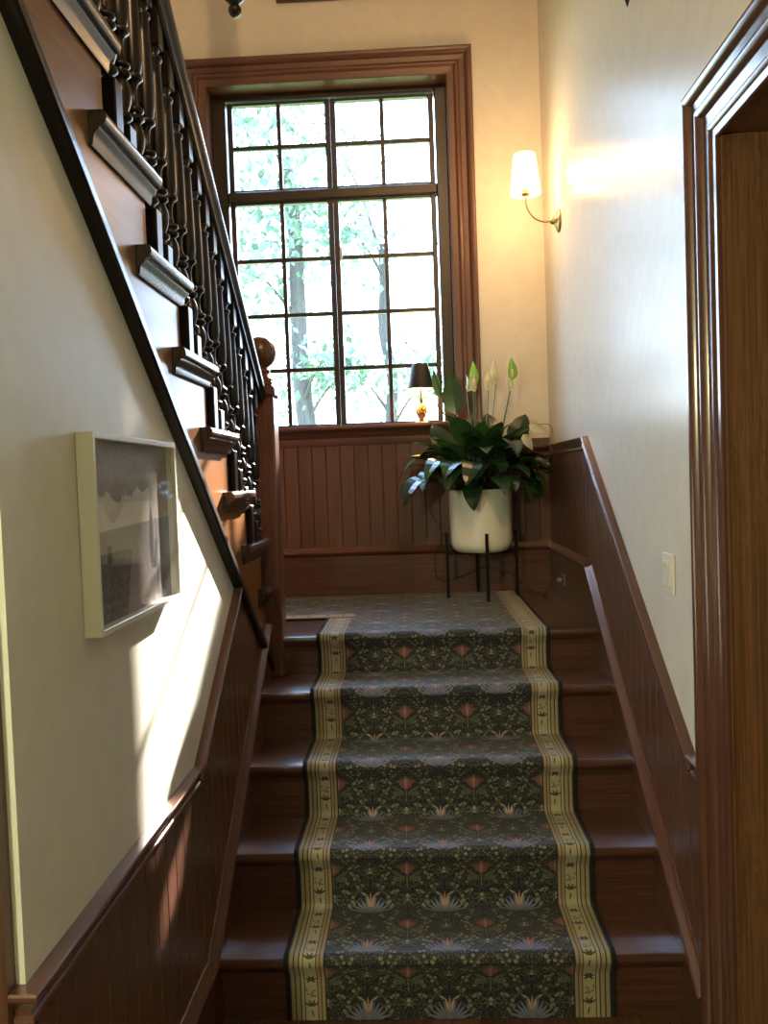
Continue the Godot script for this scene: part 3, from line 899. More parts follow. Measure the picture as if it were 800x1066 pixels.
func carpet_field() -> ImageTexture:
	img = Image.create(512, 1024, false, Image.FORMAT_RGB8)
	var ground := Color8(27, 29, 34)
	img.fill(ground)
	var r := RandomNumberGenerator.new()
	r.seed = 5
	var olive := [Color8(122, 118, 92), Color8(100, 104, 86), Color8(92, 98, 98), Color8(138, 130, 102)]
	var blue := Color8(116, 118, 134)
	var dk := Color8(36, 38, 42)
	var cream := Color8(176, 166, 132)
	var red := Color8(166, 92, 84)
	var rose := Color8(188, 130, 116)
	var orange := Color8(164, 112, 84)
	# background foliage, mirrored on the axes x = 0 and x = 256
	for i in 1500:
		var ax := 0.0 if i % 2 == 0 else 256.0
		both(ax, r.randf_range(2, 126), r.randf_range(0, 1024), r.randf_range(18, 36), r.randf_range(6, 10), r.randf_range(-2.8, 2.8), olive[r.randi_range(0, 3)].darkened(r.randf_range(0.0, 0.22)), ground)
	# scrolling stems
	for k in 4:
		for s in 120:
			var t := s / 120.0
			var xx := 14.0 + 104.0 * sin(PI * t)
			var yy := k * 256.0 + 30.0 + 256.0 * t
			for sg in [-1, 1]:
				disc((0.0 if k % 2 == 0 else 256.0) + sg * xx, yy, 2.6, Color8(108, 106, 80))
	# small pale flowers in clusters
	for i in 24:
		var ax := 0.0 if i % 2 == 0 else 256.0
		var cx := r.randf_range(70, 128)
		var cy := 20.0 + i * 43.0
		for j in 3:
			var ox := r.randf_range(-24, 24)
			var oy := r.randf_range(-26, 26)
			for sg in [-1, 1]:
				rosette(ax + sg * (cx + ox), cy + oy, r.randf_range(0.75, 1.0), Color8(156, 150, 120), Color8(58, 56, 44))
	for k in 2:
		var y := 512.0 * k
		# axis 0: tulip on a stem with arching leaves
		for a in [1.75, 1.4, 1.0]:
			both(0.0, 6, y + 262, 120, 20, a, Color8(92, 94, 72), dk)
		both(0.0, 8, y + 330, 96, 16, 1.2, Color8(78, 82, 68), dk)
		dab(0.0, y + 340, 110, 8, 0.0, Color8(118, 112, 84))
		for a in [0.56, 0.38, 0.2]:
			both(0.0, 5, y + 240, 140 - 20 * a, 19, a, Color8(150, 86, 80) if k == 0 else Color8(140, 90, 82), Color8(48, 30, 32))
		both(0.0, 4, y + 236, 138, 15, 0.08, rose.darkened(0.12), Color8(60, 36, 36))
		dab(0.0, y + 236, 146, 15, 0.0, rose, Color8(70, 38, 36))
		rosette(0.0, y + 400, 1.9, cream, Color8(66, 62, 50))
		for a in [0.9, 1.9, 2.7]:
			both(0.0, 8, y + 400, 62, 15, a, Color8(96, 98, 76), dk)
		# axis 256: lily in a fan of blue leaves
		for a in [1.2, 0.95, 0.7, 0.46, 0.22]:
			both(256.0, 5, y + 530, 165, 24, a, blue, Color8(30, 31, 38))
		dab(256.0, y + 520, 140, 22, 0.0, blue.lightened(0.06), Color8(30, 31, 38))
		var lily: Color = orange if k == 0 else Color8(178, 160, 136)
		both(256.0, 2, y + 470, 112, 22, 0.26, lily, Color8(80, 56, 44))
		both(256.0, 28, y + 380, 54, 15, 1.0, lily, Color8(80, 56, 44))
		dab(256.0, y + 470, 124, 18, 0.0, rose, Color8(90, 72, 56))
		rosette(256.0, y + 200, 1.7, cream, Color8(66, 62, 50))
		for a in [0.7, 1.6, 2.4]:
			both(256.0, 8, y + 200, 58, 15, a, Color8(100, 100, 76), dk)
		dab(256.0, y + 150, 56, 16, 0.0, Color8(150, 98, 80), dk)
		both(256.0, 4, y + 150, 48, 12, 0.5, Color8(128, 84, 70), dk)
	for i in 50:
		var ax := 0.0 if i % 2 == 0 else 256.0
		var ox := r.randf_range(40, 126)
		var oy := r.randf_range(0, 1024)
		for sg in [-1, 1]:
			disc(ax + sg * ox, oy, r.randf_range(2.5, 4.5), [cream.darkened(0.15), rose.darkened(0.2), Color8(130, 128, 96)][i % 3])
	img.generate_mipmaps()
	return ImageTexture.create_from_image(img)

func carpet_border() -> ImageTexture:    # x: 0 outer edge .. 1 inner edge
	img = Image.create(128, 512, false, Image.FORMAT_RGB8)
	var tan_c := Color8(146, 136, 106)
	var lite := Color8(164, 154, 124)
	var line := Color8(40, 32, 26)
	var redl := Color8(112, 62, 48)
	for x in 128:
		var c := tan_c
		if x < 5:
			c = line
		elif x < 18:
			c = tan_c
		elif x < 22:
			c = line
		elif x < 36:
			c = tan_c
		elif x < 40:
			c = line
		elif x < 50:
			c = lite
		elif x < 53:
			c = line
		elif x < 95:
			c = lite
		elif x < 98:
			c = line
		elif x < 108:
			c = tan_c
		elif x < 112:
			c = redl
		elif x < 122:
			c = tan_c
		else:
			c = line
		for y in 512:
			img.set_pixel(x, y, c)
	var dk := Color8(42, 42, 44)
	for k in 2:
		var y := k * 256.0
		disc(74, y + 60, 9, dk)
		for a in [0.5, 1.4, 2.4, -0.5, -1.4, -2.4]:
			dab(74, y + 60, 22, 8, a, dk)
		disc(74, y + 60, 4, Color8(130, 80, 60))
		for a in [0.9, -0.9, 0.3, -0.3]:
			dab(74, y + 190, 34, 9, a, Color8(62, 66, 54))
		dab(74, y + 205, 40, 5, 3.0, dk)
		disc(62, y + 130, 4, Color8(118, 64, 52))
		disc(86, y + 140, 4, Color8(118, 64, 52))
		for j in 5:
			dab(58 + j * 8, y + 118 + (j % 2) * 18, 16, 6, j * 1.3, Color8(92, 90, 66))
		for j in range(0, 256, 16):
			dab(103, y + j, 9, 3, 0.8, redl)
	return ImageTexture.create_from_image(img)

func runner_path() -> Array:    # [position (z, y), normal] of the pile's face from the floor to the landing
	var t := 0.009
	var pts := [Vector2(-0.024 + t, 0.002)]
	for k in range(1, 6):
		var y: float = k * RISE if k < 5 else LAND
		var zn := -(k - 1) * RUN
		var zr := zn - 0.024 + t
		pts.append(Vector2(zr, y - 0.062))
		pts.append(Vector2(zr + 0.006, y - 0.046))
		var c := Vector2(zn - 0.014, y - 0.012)
		for i in 7:
			var a := deg_to_rad(-25.0 + i * 115.0 / 6.0)
			pts.append(c + Vector2(cos(a), sin(a)) * (0.014 + t))
		if k < 5:
			pts.append(Vector2(zn - 0.06, y + t - 0.001))
			pts.append(Vector2(zn - RUN - 0.024 + t + 0.018, y + t - 0.001))
			pts.append(Vector2(zn - RUN - 0.024 + t + 0.005, y + t + 0.004))
			pts.append(Vector2(zn - RUN - 0.024 + t, y + t + 0.018))
		else:
			pts.append(Vector2(zn - 0.10, y + t))
			pts.append(Vector2(-1.36, y + t))
	return pts

func strip_mesh(path: Array, x0: float, x1: float, us: float, vs: float, u0: float, flipu := false) -> ArrayMesh:
	var st := start()
	var run := 0.0
	var nn := []
	var ss := []
	for i in path.size():
		var a: Vector2 = path[max(i - 1, 0)]
		var b: Vector2 = path[min(i + 1, path.size() - 1)]
		var d := (b - a).normalized()
		nn.append(Vector3(0, -d.x, d.y))     # z = x comp: outward of an upward path
		if i > 0:
			run += (path[i] - path[i - 1]).length()
		ss.append(run)
	for i in path.size() - 1:
		var p: Vector2 = path[i]
		var q: Vector2 = path[i + 1]
		var v := [[Vector3(x0, p.y, p.x), nn[i], u0, ss[i]], [Vector3(x1, p.y, p.x), nn[i], u0 + (x1 - x0), ss[i]], [Vector3(x1, q.y, q.x), nn[i + 1], u0 + (x1 - x0), ss[i + 1]], [Vector3(x0, q.y, q.x), nn[i + 1], u0, ss[i + 1]]]
		for t in [[0, 1, 2], [0, 2, 3]]:
			var cr: Vector3 = (v[t[2]][0] - v[t[0]][0]).cross(v[t[1]][0] - v[t[0]][0])
			var o: Array = [t[0], t[2], t[1]] if cr.dot(v[t[0]][1]) < 0.0 else t
			for k in o:
				st.set_normal(v[k][1])
				var uu: float = v[k][2] * us
				st.set_uv(Vector2(1.0 - uu if flipu else uu, -v[k][3] * vs))
				st.add_vertex(v[k][0])
	return st.commit()

func build_runner() -> void:
	var mf := mat("carpet_field", Color(0.88, 0.92, 1), 0.6, carpet_field())  # blue tint puts the sky's sheen on the pile into the colour
	var mb := mat("carpet_border", Color(1, 1, 1), 0.6, carpet_border())
	var mk := mat("carpet_binding", Color(0.008, 0.009, 0.012), 0.9)
	for m in [mf, mb]:
		m.rim_enabled = true
		m.rim = 0.32
		m.rim_tint = 1.0
		m.metallic_specular = 0.4
	var o := thing("stair_runner", "floral patterned stair runner with tan striped borders down the middle of the flight", "carpet")
	var path := runner_path()
	var rl := -0.411
	var rr := 0.477
	var bw := 0.112
	var tile := (rr - rl - 2 * bw) / 3.0
	part("field", strip_mesh(path, rl + bw, rr - bw, 1.0 / tile, 1.0 / 0.426, 0.0), mf, o)
	part("border", strip_mesh(path, rl + 0.011, rl + bw, 1.0 / (bw - 0.011), 1.0 / 0.30, 0.0), mb, o)
	part("border", strip_mesh(path, rr - bw, rr - 0.011, 1.0 / (bw - 0.011), 1.0 / 0.30, 0.0, true), mb, o)
	for s in [0, 1]:
		var st := start()
		var xo := rl if s == 0 else rr
		var xi := rl + 0.011 if s == 0 else rr - 0.011
		# raised edge tape: top face, and a side face down to the wood
		for i in path.size() - 1:
			var p: Vector2 = path[i]
			var q: Vector2 = path[i + 1]
			var d := (q - p).normalized()
			var n := Vector2(-d.y * -1.0, -d.x)   # (z, y) outward
			var pu := p + n * 0.0008
			var qu := q + n * 0.0008
			var pd := p - n * 0.0085
			var qd := q - n * 0.0085
			poly(st, [Vector3(xo, pu.y, pu.x), Vector3(xi, pu.y, pu.x), Vector3(xi, qu.y, qu.x), Vector3(xo, qu.y, qu.x)], Vector3(0, n.y, n.x))
			poly(st, [Vector3(xo, pu.y, pu.x), Vector3(xo, pd.y, pd.x), Vector3(xo, qd.y, qd.x), Vector3(xo, qu.y, qu.x)], Vector3(-1 if s == 0 else 1, 0, 0))
		part("binding", st.commit(), mk, o)
	# carpet on the landing: pile faces at LAND + 9 mm
	var c := thing("landing_carpet", "matching floral carpet covering the landing beneath the potted plant", "carpet")
	var y := LAND + 0.009
	var zf := -1.36
	var zk := -2.05
	var flat := func(x0: float, x1: float, z0: float, z1: float) -> ArrayMesh:
		var st := start()
		poly(st, [Vector3(x0, y, z0), Vector3(x1, y, z0), Vector3(x1, y, z1), Vector3(x0, y, z1)], Vector3.UP, 1, [Vector2((x0 - rl - bw) / tile, z0 / 0.426), Vector2((x1 - rl - bw) / tile, z0 / 0.426), Vector2((x1 - rl - bw) / tile, z1 / 0.426), Vector2((x0 - rl - bw) / tile, z1 / 0.426)])
		return st.commit()
	part("field", flat.call(rl + bw, rr - bw, zf, zf - bw), mf, c)
	part("field", flat.call(-1.6, rr - bw, zf - bw, zk), mf, c)
	var sb := start()
	poly(sb, [Vector3(rr - bw, y, zf), Vector3(rr - 0.011, y, zf), Vector3(rr - 0.011, y, zk), Vector3(rr - bw, y, zk)], Vector3.UP, 1, [Vector2(1, zf / 0.3), Vector2(0, zf / 0.3), Vector2(0, zk / 0.3), Vector2(1, zk / 0.3)])
	part("border", sb.commit(), mb, c)
	sb = start()
	poly(sb, [Vector3(-1.6, y, zf - 0.011), Vector3(rl + bw, y, zf - 0.011), Vector3(rl + bw, y, zf - bw), Vector3(-1.6, y, zf - bw)], Vector3.UP, 1, [Vector2(0, -1.6 / 0.3), Vector2(0, (rl + bw) / 0.3), Vector2(1, (rl + bw) / 0.3), Vector2(1, -1.6 / 0.3)])
	part("border", sb.commit(), mb, c)
	part("binding", bx(Vector3(-1.6, LAND, zf - 0.011), Vector3(rl + 0.011, y + 0.0008, zf), 0.001), mk, c)
	part("binding", bx(Vector3(rr - 0.011, LAND, zk), Vector3(rr, y + 0.0008, zf), 0.001), mk, c)
	part("backing", bx(Vector3(-1.6, LAND + 0.0005, zk), Vector3(rr - 0.011, y - 0.001, zf - 0.011), 0), mk, c)

# ------------------------------------------------------------------ doors
func build_doors() -> void:
	var o := structure("door_1", "wide dark wooden door casing with stepped mouldings on the right wall")
	var zo := 0.335    # opening edge
	var yh := 2.182
	var zc := 1.34     # near edge of the opening
	# across the casing from the opening outwards; y out from the wall
	var pr := PackedVector2Array([Vector2(-0.006, 0), Vector2(-0.006, 0.007), Vector2(-0.003, 0.010), Vector2(0.012, 0.011), Vector2(0.015, 0.014), Vector2(0.020, 0.017), Vector2(0.026, 0.017), Vector2(0.030, 0.014), Vector2(0.032, 0.012),
		Vector2(0.058, 0.013), Vector2(0.060, 0.017), Vector2(0.064, 0.023), Vector2(0.070, 0.027), Vector2(0.077, 0.028), Vector2(0.082, 0.026), Vector2(0.085, 0.023), Vector2(0.104, 0.024), Vector2(0.106, 0.029), Vector2(0.110, 0.035), Vector2(0.116, 0.039), Vector2(0.124, 0.040), Vector2(0.130, 0.038), Vector2(0.133, 0.034), Vector2(0.133, 0)])
	# far leg: profile x -> -z, profile y -> -x, sweep -> y
	part("side_casing", sweep(pr, 0, yh, Vector2.ZERO, Vector2(1, 0)), M.door_case_wood, o, Transform3D(Basis(Vector3(0, 0, -1), Vector3(-1, 0, 0), Vector3(0, 1, 0)), Vector3(XR, 0, zo)))
	part("head_casing", sweep(pr, 0, zc - zo, Vector2(-1, 0), Vector2(1, 0)), M.door_case_wood, o, Transform3D(Basis(Vector3(0, 1, 0), Vector3(-1, 0, 0), Vector3(0, 0, 1)), Vector3(XR, yh, zo)))
	part("side_casing", sweep(pr, 0, yh, Vector2.ZERO, Vector2(1, 0)), M.door_case_wood, o, Transform3D(Basis(Vector3(0, 0, 1), Vector3(-1, 0, 0), Vector3(0, 1, 0)), Vector3(XR, 0, zc)))
	part("jamb", bx(Vector3(XR, 0, zo - 0.02), Vector3(XR + 0.28, yh, zo + 0.008), 0.002), M.door_wood, o)
	part("jamb", bx(Vector3(XR, 0, zc - 0.008), Vector3(XR + 0.28, yh, zc + 0.02), 0.002), M.door_wood, o)
	part("head_jamb", bx(Vector3(XR, yh, zo), Vector3(XR + 0.28, yh + 0.02, zc), 0.002, 2), M.door_wood, o)
	var leaf := part("door_leaf", bx(Vector3(XR + 0.24, 0.01, zo), Vector3(XR + 0.28, yh, zc), 0.003), M.door_wood, o)
	part("knob", turned([Vector2(0, 0.0), Vector2(0.012, 0.0), Vector2(0.012, 0.03), Vector2(0.026, 0.04), Vector2(0.028, 0.055), Vector2(0.018, 0.066), Vector2(0, 0.068)], 14), M.antique_brass, leaf, Transform3D(Basis(Vector3(0, 1, 0), Vector3(-1, 0, 0), Vector3(0, 0, 1)), Vector3(XR + 0.24, 1.0, zc - 0.09)))
	o = structure("door_2", "dark wooden door casing at the left edge, around the corner")
	var z := 1.03
	part("side_casing", sweep(PackedVector2Array([Vector2(0, 0), Vector2(0, 0.02), Vector2(0.09, 0.02), Vector2(0.095, 0.03), Vector2(0.112, 0.032), Vector2(0.116, 0.028), Vector2(0.116, 0)]), 0, 2.2), M.case_wood, o, Transform3D(Basis(Vector3(1, 0, 0), Vector3(0, 0, 1), Vector3(0, 1, 0)), Vector3(-0.736, 0, z)))
	part("side_casing", bx(Vector3(-1.72, 0, z), Vector3(-1.60, 2.2, z + 0.03), 0.004), M.case_wood, o)
	part("head_casing", bx(Vector3(-1.72, 2.2, z), Vector3(-0.62, 2.32, z + 0.03), 0.004, 0), M.case_wood, o)
	part("door_leaf", bx(Vector3(-1.62, 0.01, z - 0.08), Vector3(-0.66, 2.2, z - 0.03), 0.003), M.door_wood, o)

# ------------------------------------------------------------------ lamps
func build_sconce() -> void:
	var o := thing("wall_sconce", "brass wall sconce with a glowing white tapered shade beside the window", "sconce", Vector3(XR, 2.588, -1.63))
	# backplate, axis along -x
	var bp := Transform3D(Basis(Vector3(0, 1, 0), Vector3(-1, 0, 0), Vector3(0, 0, 1)), Vector3.ZERO)
	part("backplate", turned([Vector2(0, 0), Vector2(0.05, 0), Vector2(0.05, 0.006), Vector2(0.044, 0.012), Vector2(0.03, 0.014), Vector2(0.026, 0.02), Vector2(0.016, 0.024), Vector2(0.014, 0.034), Vector2(0.011, 0.042), Vector2(0, 0.044)], 24), M.antique_brass, o, bp)
	var arm := curve([Vector3(-0.04, 0, 0), Vector3(-0.075, 0.001, 0.0), Vector3(-0.115, 0.022, 0.0), Vector3(-0.142, 0.065, 0.0), Vector3(-0.148, 0.11, 0.0), Vector3(-0.148, 0.125, 0)], 6)
	part("arm", bar(arm, [0.0042], 8), M.antique_brass, o)
	part("socket", turned([Vector2(0, 0.118), Vector2(0.018, 0.12), Vector2(0.02, 0.126), Vector2(0.012, 0.13), Vector2(0.012, 0.17), Vector2(0, 0.172)], 14), M.antique_brass, o, at(-0.148, 0, 0))
	var shm := mat("shade_linen", Color(0.82, 0.76, 0.64), 0.8)
	shm.backlight_enabled = true
	shm.backlight = Color(0.9, 0.82, 0.68)
	shm.emission_enabled = true
	shm.emission = Color(1.0, 0.86, 0.66)
	shm.emission_energy_multiplier = 0.8
	part("lamp_shade", turned([Vector2(0.068, 0.125), Vector2(0.0685, 0.128), Vector2(0.049, 0.297), Vector2(0.0475, 0.299), Vector2(0.047, 0.296), Vector2(0.0665, 0.128), Vector2(0.068, 0.125)], 36), shm, o, at(-0.148, 0, 0))
	var bm := mat("bulb_glow", Color(1, 0.9, 0.75), 0.4)
	bm.emission_enabled = true
	bm.emission = Color(1.0, 0.76, 0.45)
	bm.emission_energy_multiplier = 4.0
	part("bulb", turned([Vector2(0, 0.172), Vector2(0.012, 0.174), Vector2(0.02, 0.195), Vector2(0.021, 0.21), Vector2(0.013, 0.232), Vector2(0, 0.238)], 14), bm, o, at(-0.148, 0, 0))
	var l := OmniLight3D.new()
	l.name = "sconce_light"
	l.light_color = Color(1.0, 0.79, 0.54)
	l.light_energy = 0.17
	l.light_size = 0.085
	l.omni_range = 12.0
	l.omni_attenuation = 2.0
	l.shadow_enabled = true
	o.add_child(l)
	l.position = Vector3(-0.148, 0.205, 0)

func build_sill_lamp() -> void:
	var o := thing("table_lamp", "small brass pineapple lamp with black shade glowing on the window sill", "lamp", Vector3(0.03, 1.745, -2.115))
	part("foot", turned([Vector2(0, 0), Vector2(0.034, 0), Vector2(0.034, 0.006), Vector2(0.026, 0.01), Vector2(0.018, 0.016), Vector2(0.012, 0.022), Vector2(0, 0.023)], 24), M.brass, o)
	# pineapple body with bumps
	var st := start()
	var rows := 9
	for r in rows:
		var t: float = (r + 0.5) / rows
		var rad := 0.026 * sin(PI * (0.16 + 0.72 * t))
		var cnt := 10
		for k in cnt:
			var a: float = TAU * (k + 0.5 * (r % 2)) / cnt
			var c := Vector3(cos(a) * rad, 0.024 + 0.072 * t, sin(a) * rad)
			var n := Vector3(cos(a), 0.2, sin(a)).normalized()
			var s := Vector3(-sin(a), 0, cos(a)) * 0.0085
			var u := Vector3(0, 0.0065, 0)
			for e in [[s, u], [u, -s], [-s, -u], [-u, s]]:
				var f: Vector3 = (n * 0.5 + (e[0] + e[1]).normalized() * 0.6).normalized()
				poly(st, [c + n * 0.005, c + e[0], c + e[1]], f)
	lathe(st, [Vector2(0.012, 0.022), Vector2(0.019, 0.03), Vector2(0.0255, 0.05), Vector2(0.0255, 0.07), Vector2(0.019, 0.088), Vector2(0.008, 0.098), Vector2(0, 0.099)], 20)
	part("pineapple_body", st.commit(), M.brass, o)
	for k in 14:
		var a := TAU * k / 7.0 + (0.4 if k >= 7 else 0.0)
		var ln := 0.026 if k < 7 else 0.036
		var out := 0.016 if k < 7 else 0.007
		var q := start()
		var d := Vector3(cos(a), 0, sin(a))
		var s := Vector3(-sin(a), 0, cos(a)) * 0.005
		var b := Vector3(0, 0.096, 0) + d * 0.006
		var m := b + Vector3(0, ln * 0.6, 0) + d * out * 0.45
		var tp := b + Vector3(0, ln, 0) + d * out
		poly(q, [b - s, b + s, m + s * 0.8, m - s * 0.8], d)
		poly(q, [m - s * 0.8, m + s * 0.8, tp], d)
		part("crown_leaf", q.commit(), M.brass, o)
	part("stem", bar([Vector3(0, 0.1, 0), Vector3(0, 0.175, 0)], [0.005], 8), M.brass, o)
	var sm := mat("lamp_shade_black", Color(0.02, 0.016, 0.016), 0.5)
	part("lamp_shade", turned([Vector2(0.068, 0.172), Vector2(0.0685, 0.174), Vector2(0.040, 0.298), Vector2(0.0395, 0.3), Vector2(0.039, 0.298), Vector2(0.0668, 0.174), Vector2(0.068, 0.172)], 36), sm, o)
	var lin := mat("shade_lining", Color(0.85, 0.75, 0.55), 0.7)
	part("shade_lining", turned([Vector2(0.0664, 0.174), Vector2(0.0386, 0.297)], 36), lin, o)
	part("bulb", turned([Vector2(0, 0.175), Vector2(0.009, 0.178), Vector2(0.015, 0.195), Vector2(0.015, 0.205), Vector2(0.008, 0.222), Vector2(0, 0.228)], 12), M.bulb_glow, o)
	var l := OmniLight3D.new()
	l.name = "lamp_light"
	l.light_color = Color(1.0, 0.74, 0.42)
	l.light_energy = 0.12
	l.light_size = 0.012
	l.omni_range = 10.0
	l.omni_attenuation = 2.0
	l.shadow_enabled = true
	o.add_child(l)
	l.position = Vector3(0, 0.2, 0)

func build_hall_lamp() -> void:
	# the warm hall light behind the camera that falls on everything facing it
	var o := thing("hall_lantern", "warm hanging hall lantern behind the camera", "lamp", Vector3(-0.95, 1.95, 2.75))
	var gm := mat("lantern_glow", Color(1, 0.9, 0.7), 0.5)
	gm.emission_enabled = true
	gm.emission = Color(0.98, 1.0, 0.74)
	gm.emission_energy_multiplier = 3.0
	part("globe", turned([Vector2(0, -0.09), Vector2(0.05, -0.08), Vector2(0.085, -0.04), Vector2(0.09, 0.0), Vector2(0.085, 0.04), Vector2(0.05, 0.085), Vector2(0.0, 0.09)], 24), gm, o)
	part("collar", turned([Vector2(0.055, 0.082), Vector2(0.06, 0.09), Vector2(0.05, 0.11), Vector2(0.015, 0.125), Vector2(0, 0.126)], 20), M.antique_brass, o)
	part("rod", bar([Vector3(0, 0.12, 0), Vector3(0, 0.57, 0)], [0.006], 8), M.antique_brass, o)
	var l := OmniLight3D.new()
	l.name = "lantern_light"
	l.light_color = Color(1.0, 0.98, 0.76)
	l.light_energy = 1.8
	l.light_size = 0.08
	l.omni_range = 20.0
	l.omni_attenuation = 2.0
	l.shadow_enabled = true
	o.add_child(l)

func build_upper_lamp() -> void:
	# the warm lamp of the upper hall, out of view, that lights the top of the stairwell
	var o := thing("ceiling_lamp", "warm globe lamp hanging in the upper hall, above the picture", "lamp", Vector3(0.35, 4.35, 3.0))
	part("globe", turned([Vector2(0, -0.11), Vector2(0.06, -0.1), Vector2(0.105, -0.05), Vector2(0.11, 0.0), Vector2(0.105, 0.05), Vector2(0.06, 0.1), Vector2(0.0, 0.11)], 24), M.bulb_glow, o)
	part("collar", turned([Vector2(0.065, 0.1), Vector2(0.07, 0.11), Vector2(0.05, 0.13), Vector2(0.015, 0.145), Vector2(0, 0.146)], 20), M.antique_brass, o)
	part("rod", bar([Vector3(0, 0.14, 0), Vector3(0, HI - 4.35, 0)], [0.006], 8), M.antique_brass, o)
	var l := OmniLight3D.new()
	l.name = "upper_light"
	l.light_color = Color(1.0, 0.80, 0.58)
	l.light_energy = 3.4
	l.light_size = 0.1
	l.omni_range = 20.0
	l.omni_attenuation = 2.0
	l.shadow_enabled = true
	o.add_child(l)

# ------------------------------------------------------------------ plant
func leaf_mesh(ln: float, wd: float, droop: float, pet: float, fold: float) -> ArrayMesh:
	# petiole from the origin along +y leaning to +x, then a blade that arches over; vertices in the x-y plane, width in z
	var st := start()
	var spine := []
	var ang := 0.14
	var p := Vector3.ZERO
	var seg := 5
	var pp := [p]
	for i in seg:
		p += Vector3(sin(ang), cos(ang), 0) * pet / seg
		ang += droop * 0.04
		pp.append(p)
	tube(st, pp, [0.0032, 0.0028, 0.0024, 0.002], 4)
	var n := 9
	for i in n + 1:
		var t := float(i) / n
		var w := wd * 0.5 * pow(sin(PI * pow(t, 0.72)), 0.85)
		if i == 0 or i == n:
			w = 0.0
		spine.append([p, w, ang])
		p += Vector3(sin(ang), cos(ang), 0) * ln / n
		ang += droop / n * (1.4 - 0.8 * t)
	for sg in [-1.0, 1.0]:
		for i in n:
			var a: Array = spine[i]
			var b: Array = spine[i + 1]
			var ua := Vector3(-cos(a[2]), sin(a[2]), 0)
			var ub := Vector3(-cos(b[2]), sin(b[2]), 0)
			var ra: float = sin(i * 2.1) * 0.06
			var rb: float = sin((i + 1) * 2.1) * 0.06
			var A: Vector3 = a[0]
			var B: Vector3 = b[0]
			var A2: Vector3 = A + Vector3(0, 0, sg * a[1]) + ua * a[1] * (fold + ra)
			var B2: Vector3 = B + Vector3(0, 0, sg * b[1]) + ub * b[1] * (fold + rb)
			var na := (ua - Vector3(0, 0, sg) * fold).normalized()
			var q := [A, A2, B2, B] if (i > 0 and i < n - 1) else ([A, B2, B] if i == 0 else [A, A2, B])
			poly(st, q, na, 1, [])
	return st.commit()

func spathe_mesh(ln: float, wd: float, open: float) -> ArrayMesh:
	var st := start()
	var n := 8
	var rows := []
	for i in n + 1:
		var t := float(i) / n
		var w := wd * 0.5 * pow(sin(PI * pow(t, 0.62)), 0.9)
		if i == n:
			w = 0.0
		var row := []
		for k in range(-3, 4):
			var s := k / 3.0
			var a := s * open
			row.append(Vector3(sin(a) * w, t * ln, (1.0 - cos(a)) * w * 1.1 - 0.25 * t * t * ln * 0.6))
		rows.append(row)
	for i in n:
		for k in 6:
			var q := [rows[i][k], rows[i][k + 1], rows[i + 1][k + 1], rows[i + 1][k]]
			var nn: Vector3 = (q[2] - q[0]).cross(q[1] - q[0])
			if nn.length() < 1e-10:
				nn = (q[3] - q[0]).cross(q[2] - q[0])
			if nn.length() < 1e-10:
				continue
			if i == n - 1:
				q = [rows[i][k], rows[i][k + 1], rows[n][k]]
			poly(st, q, nn.normalized())
	return st.commit()

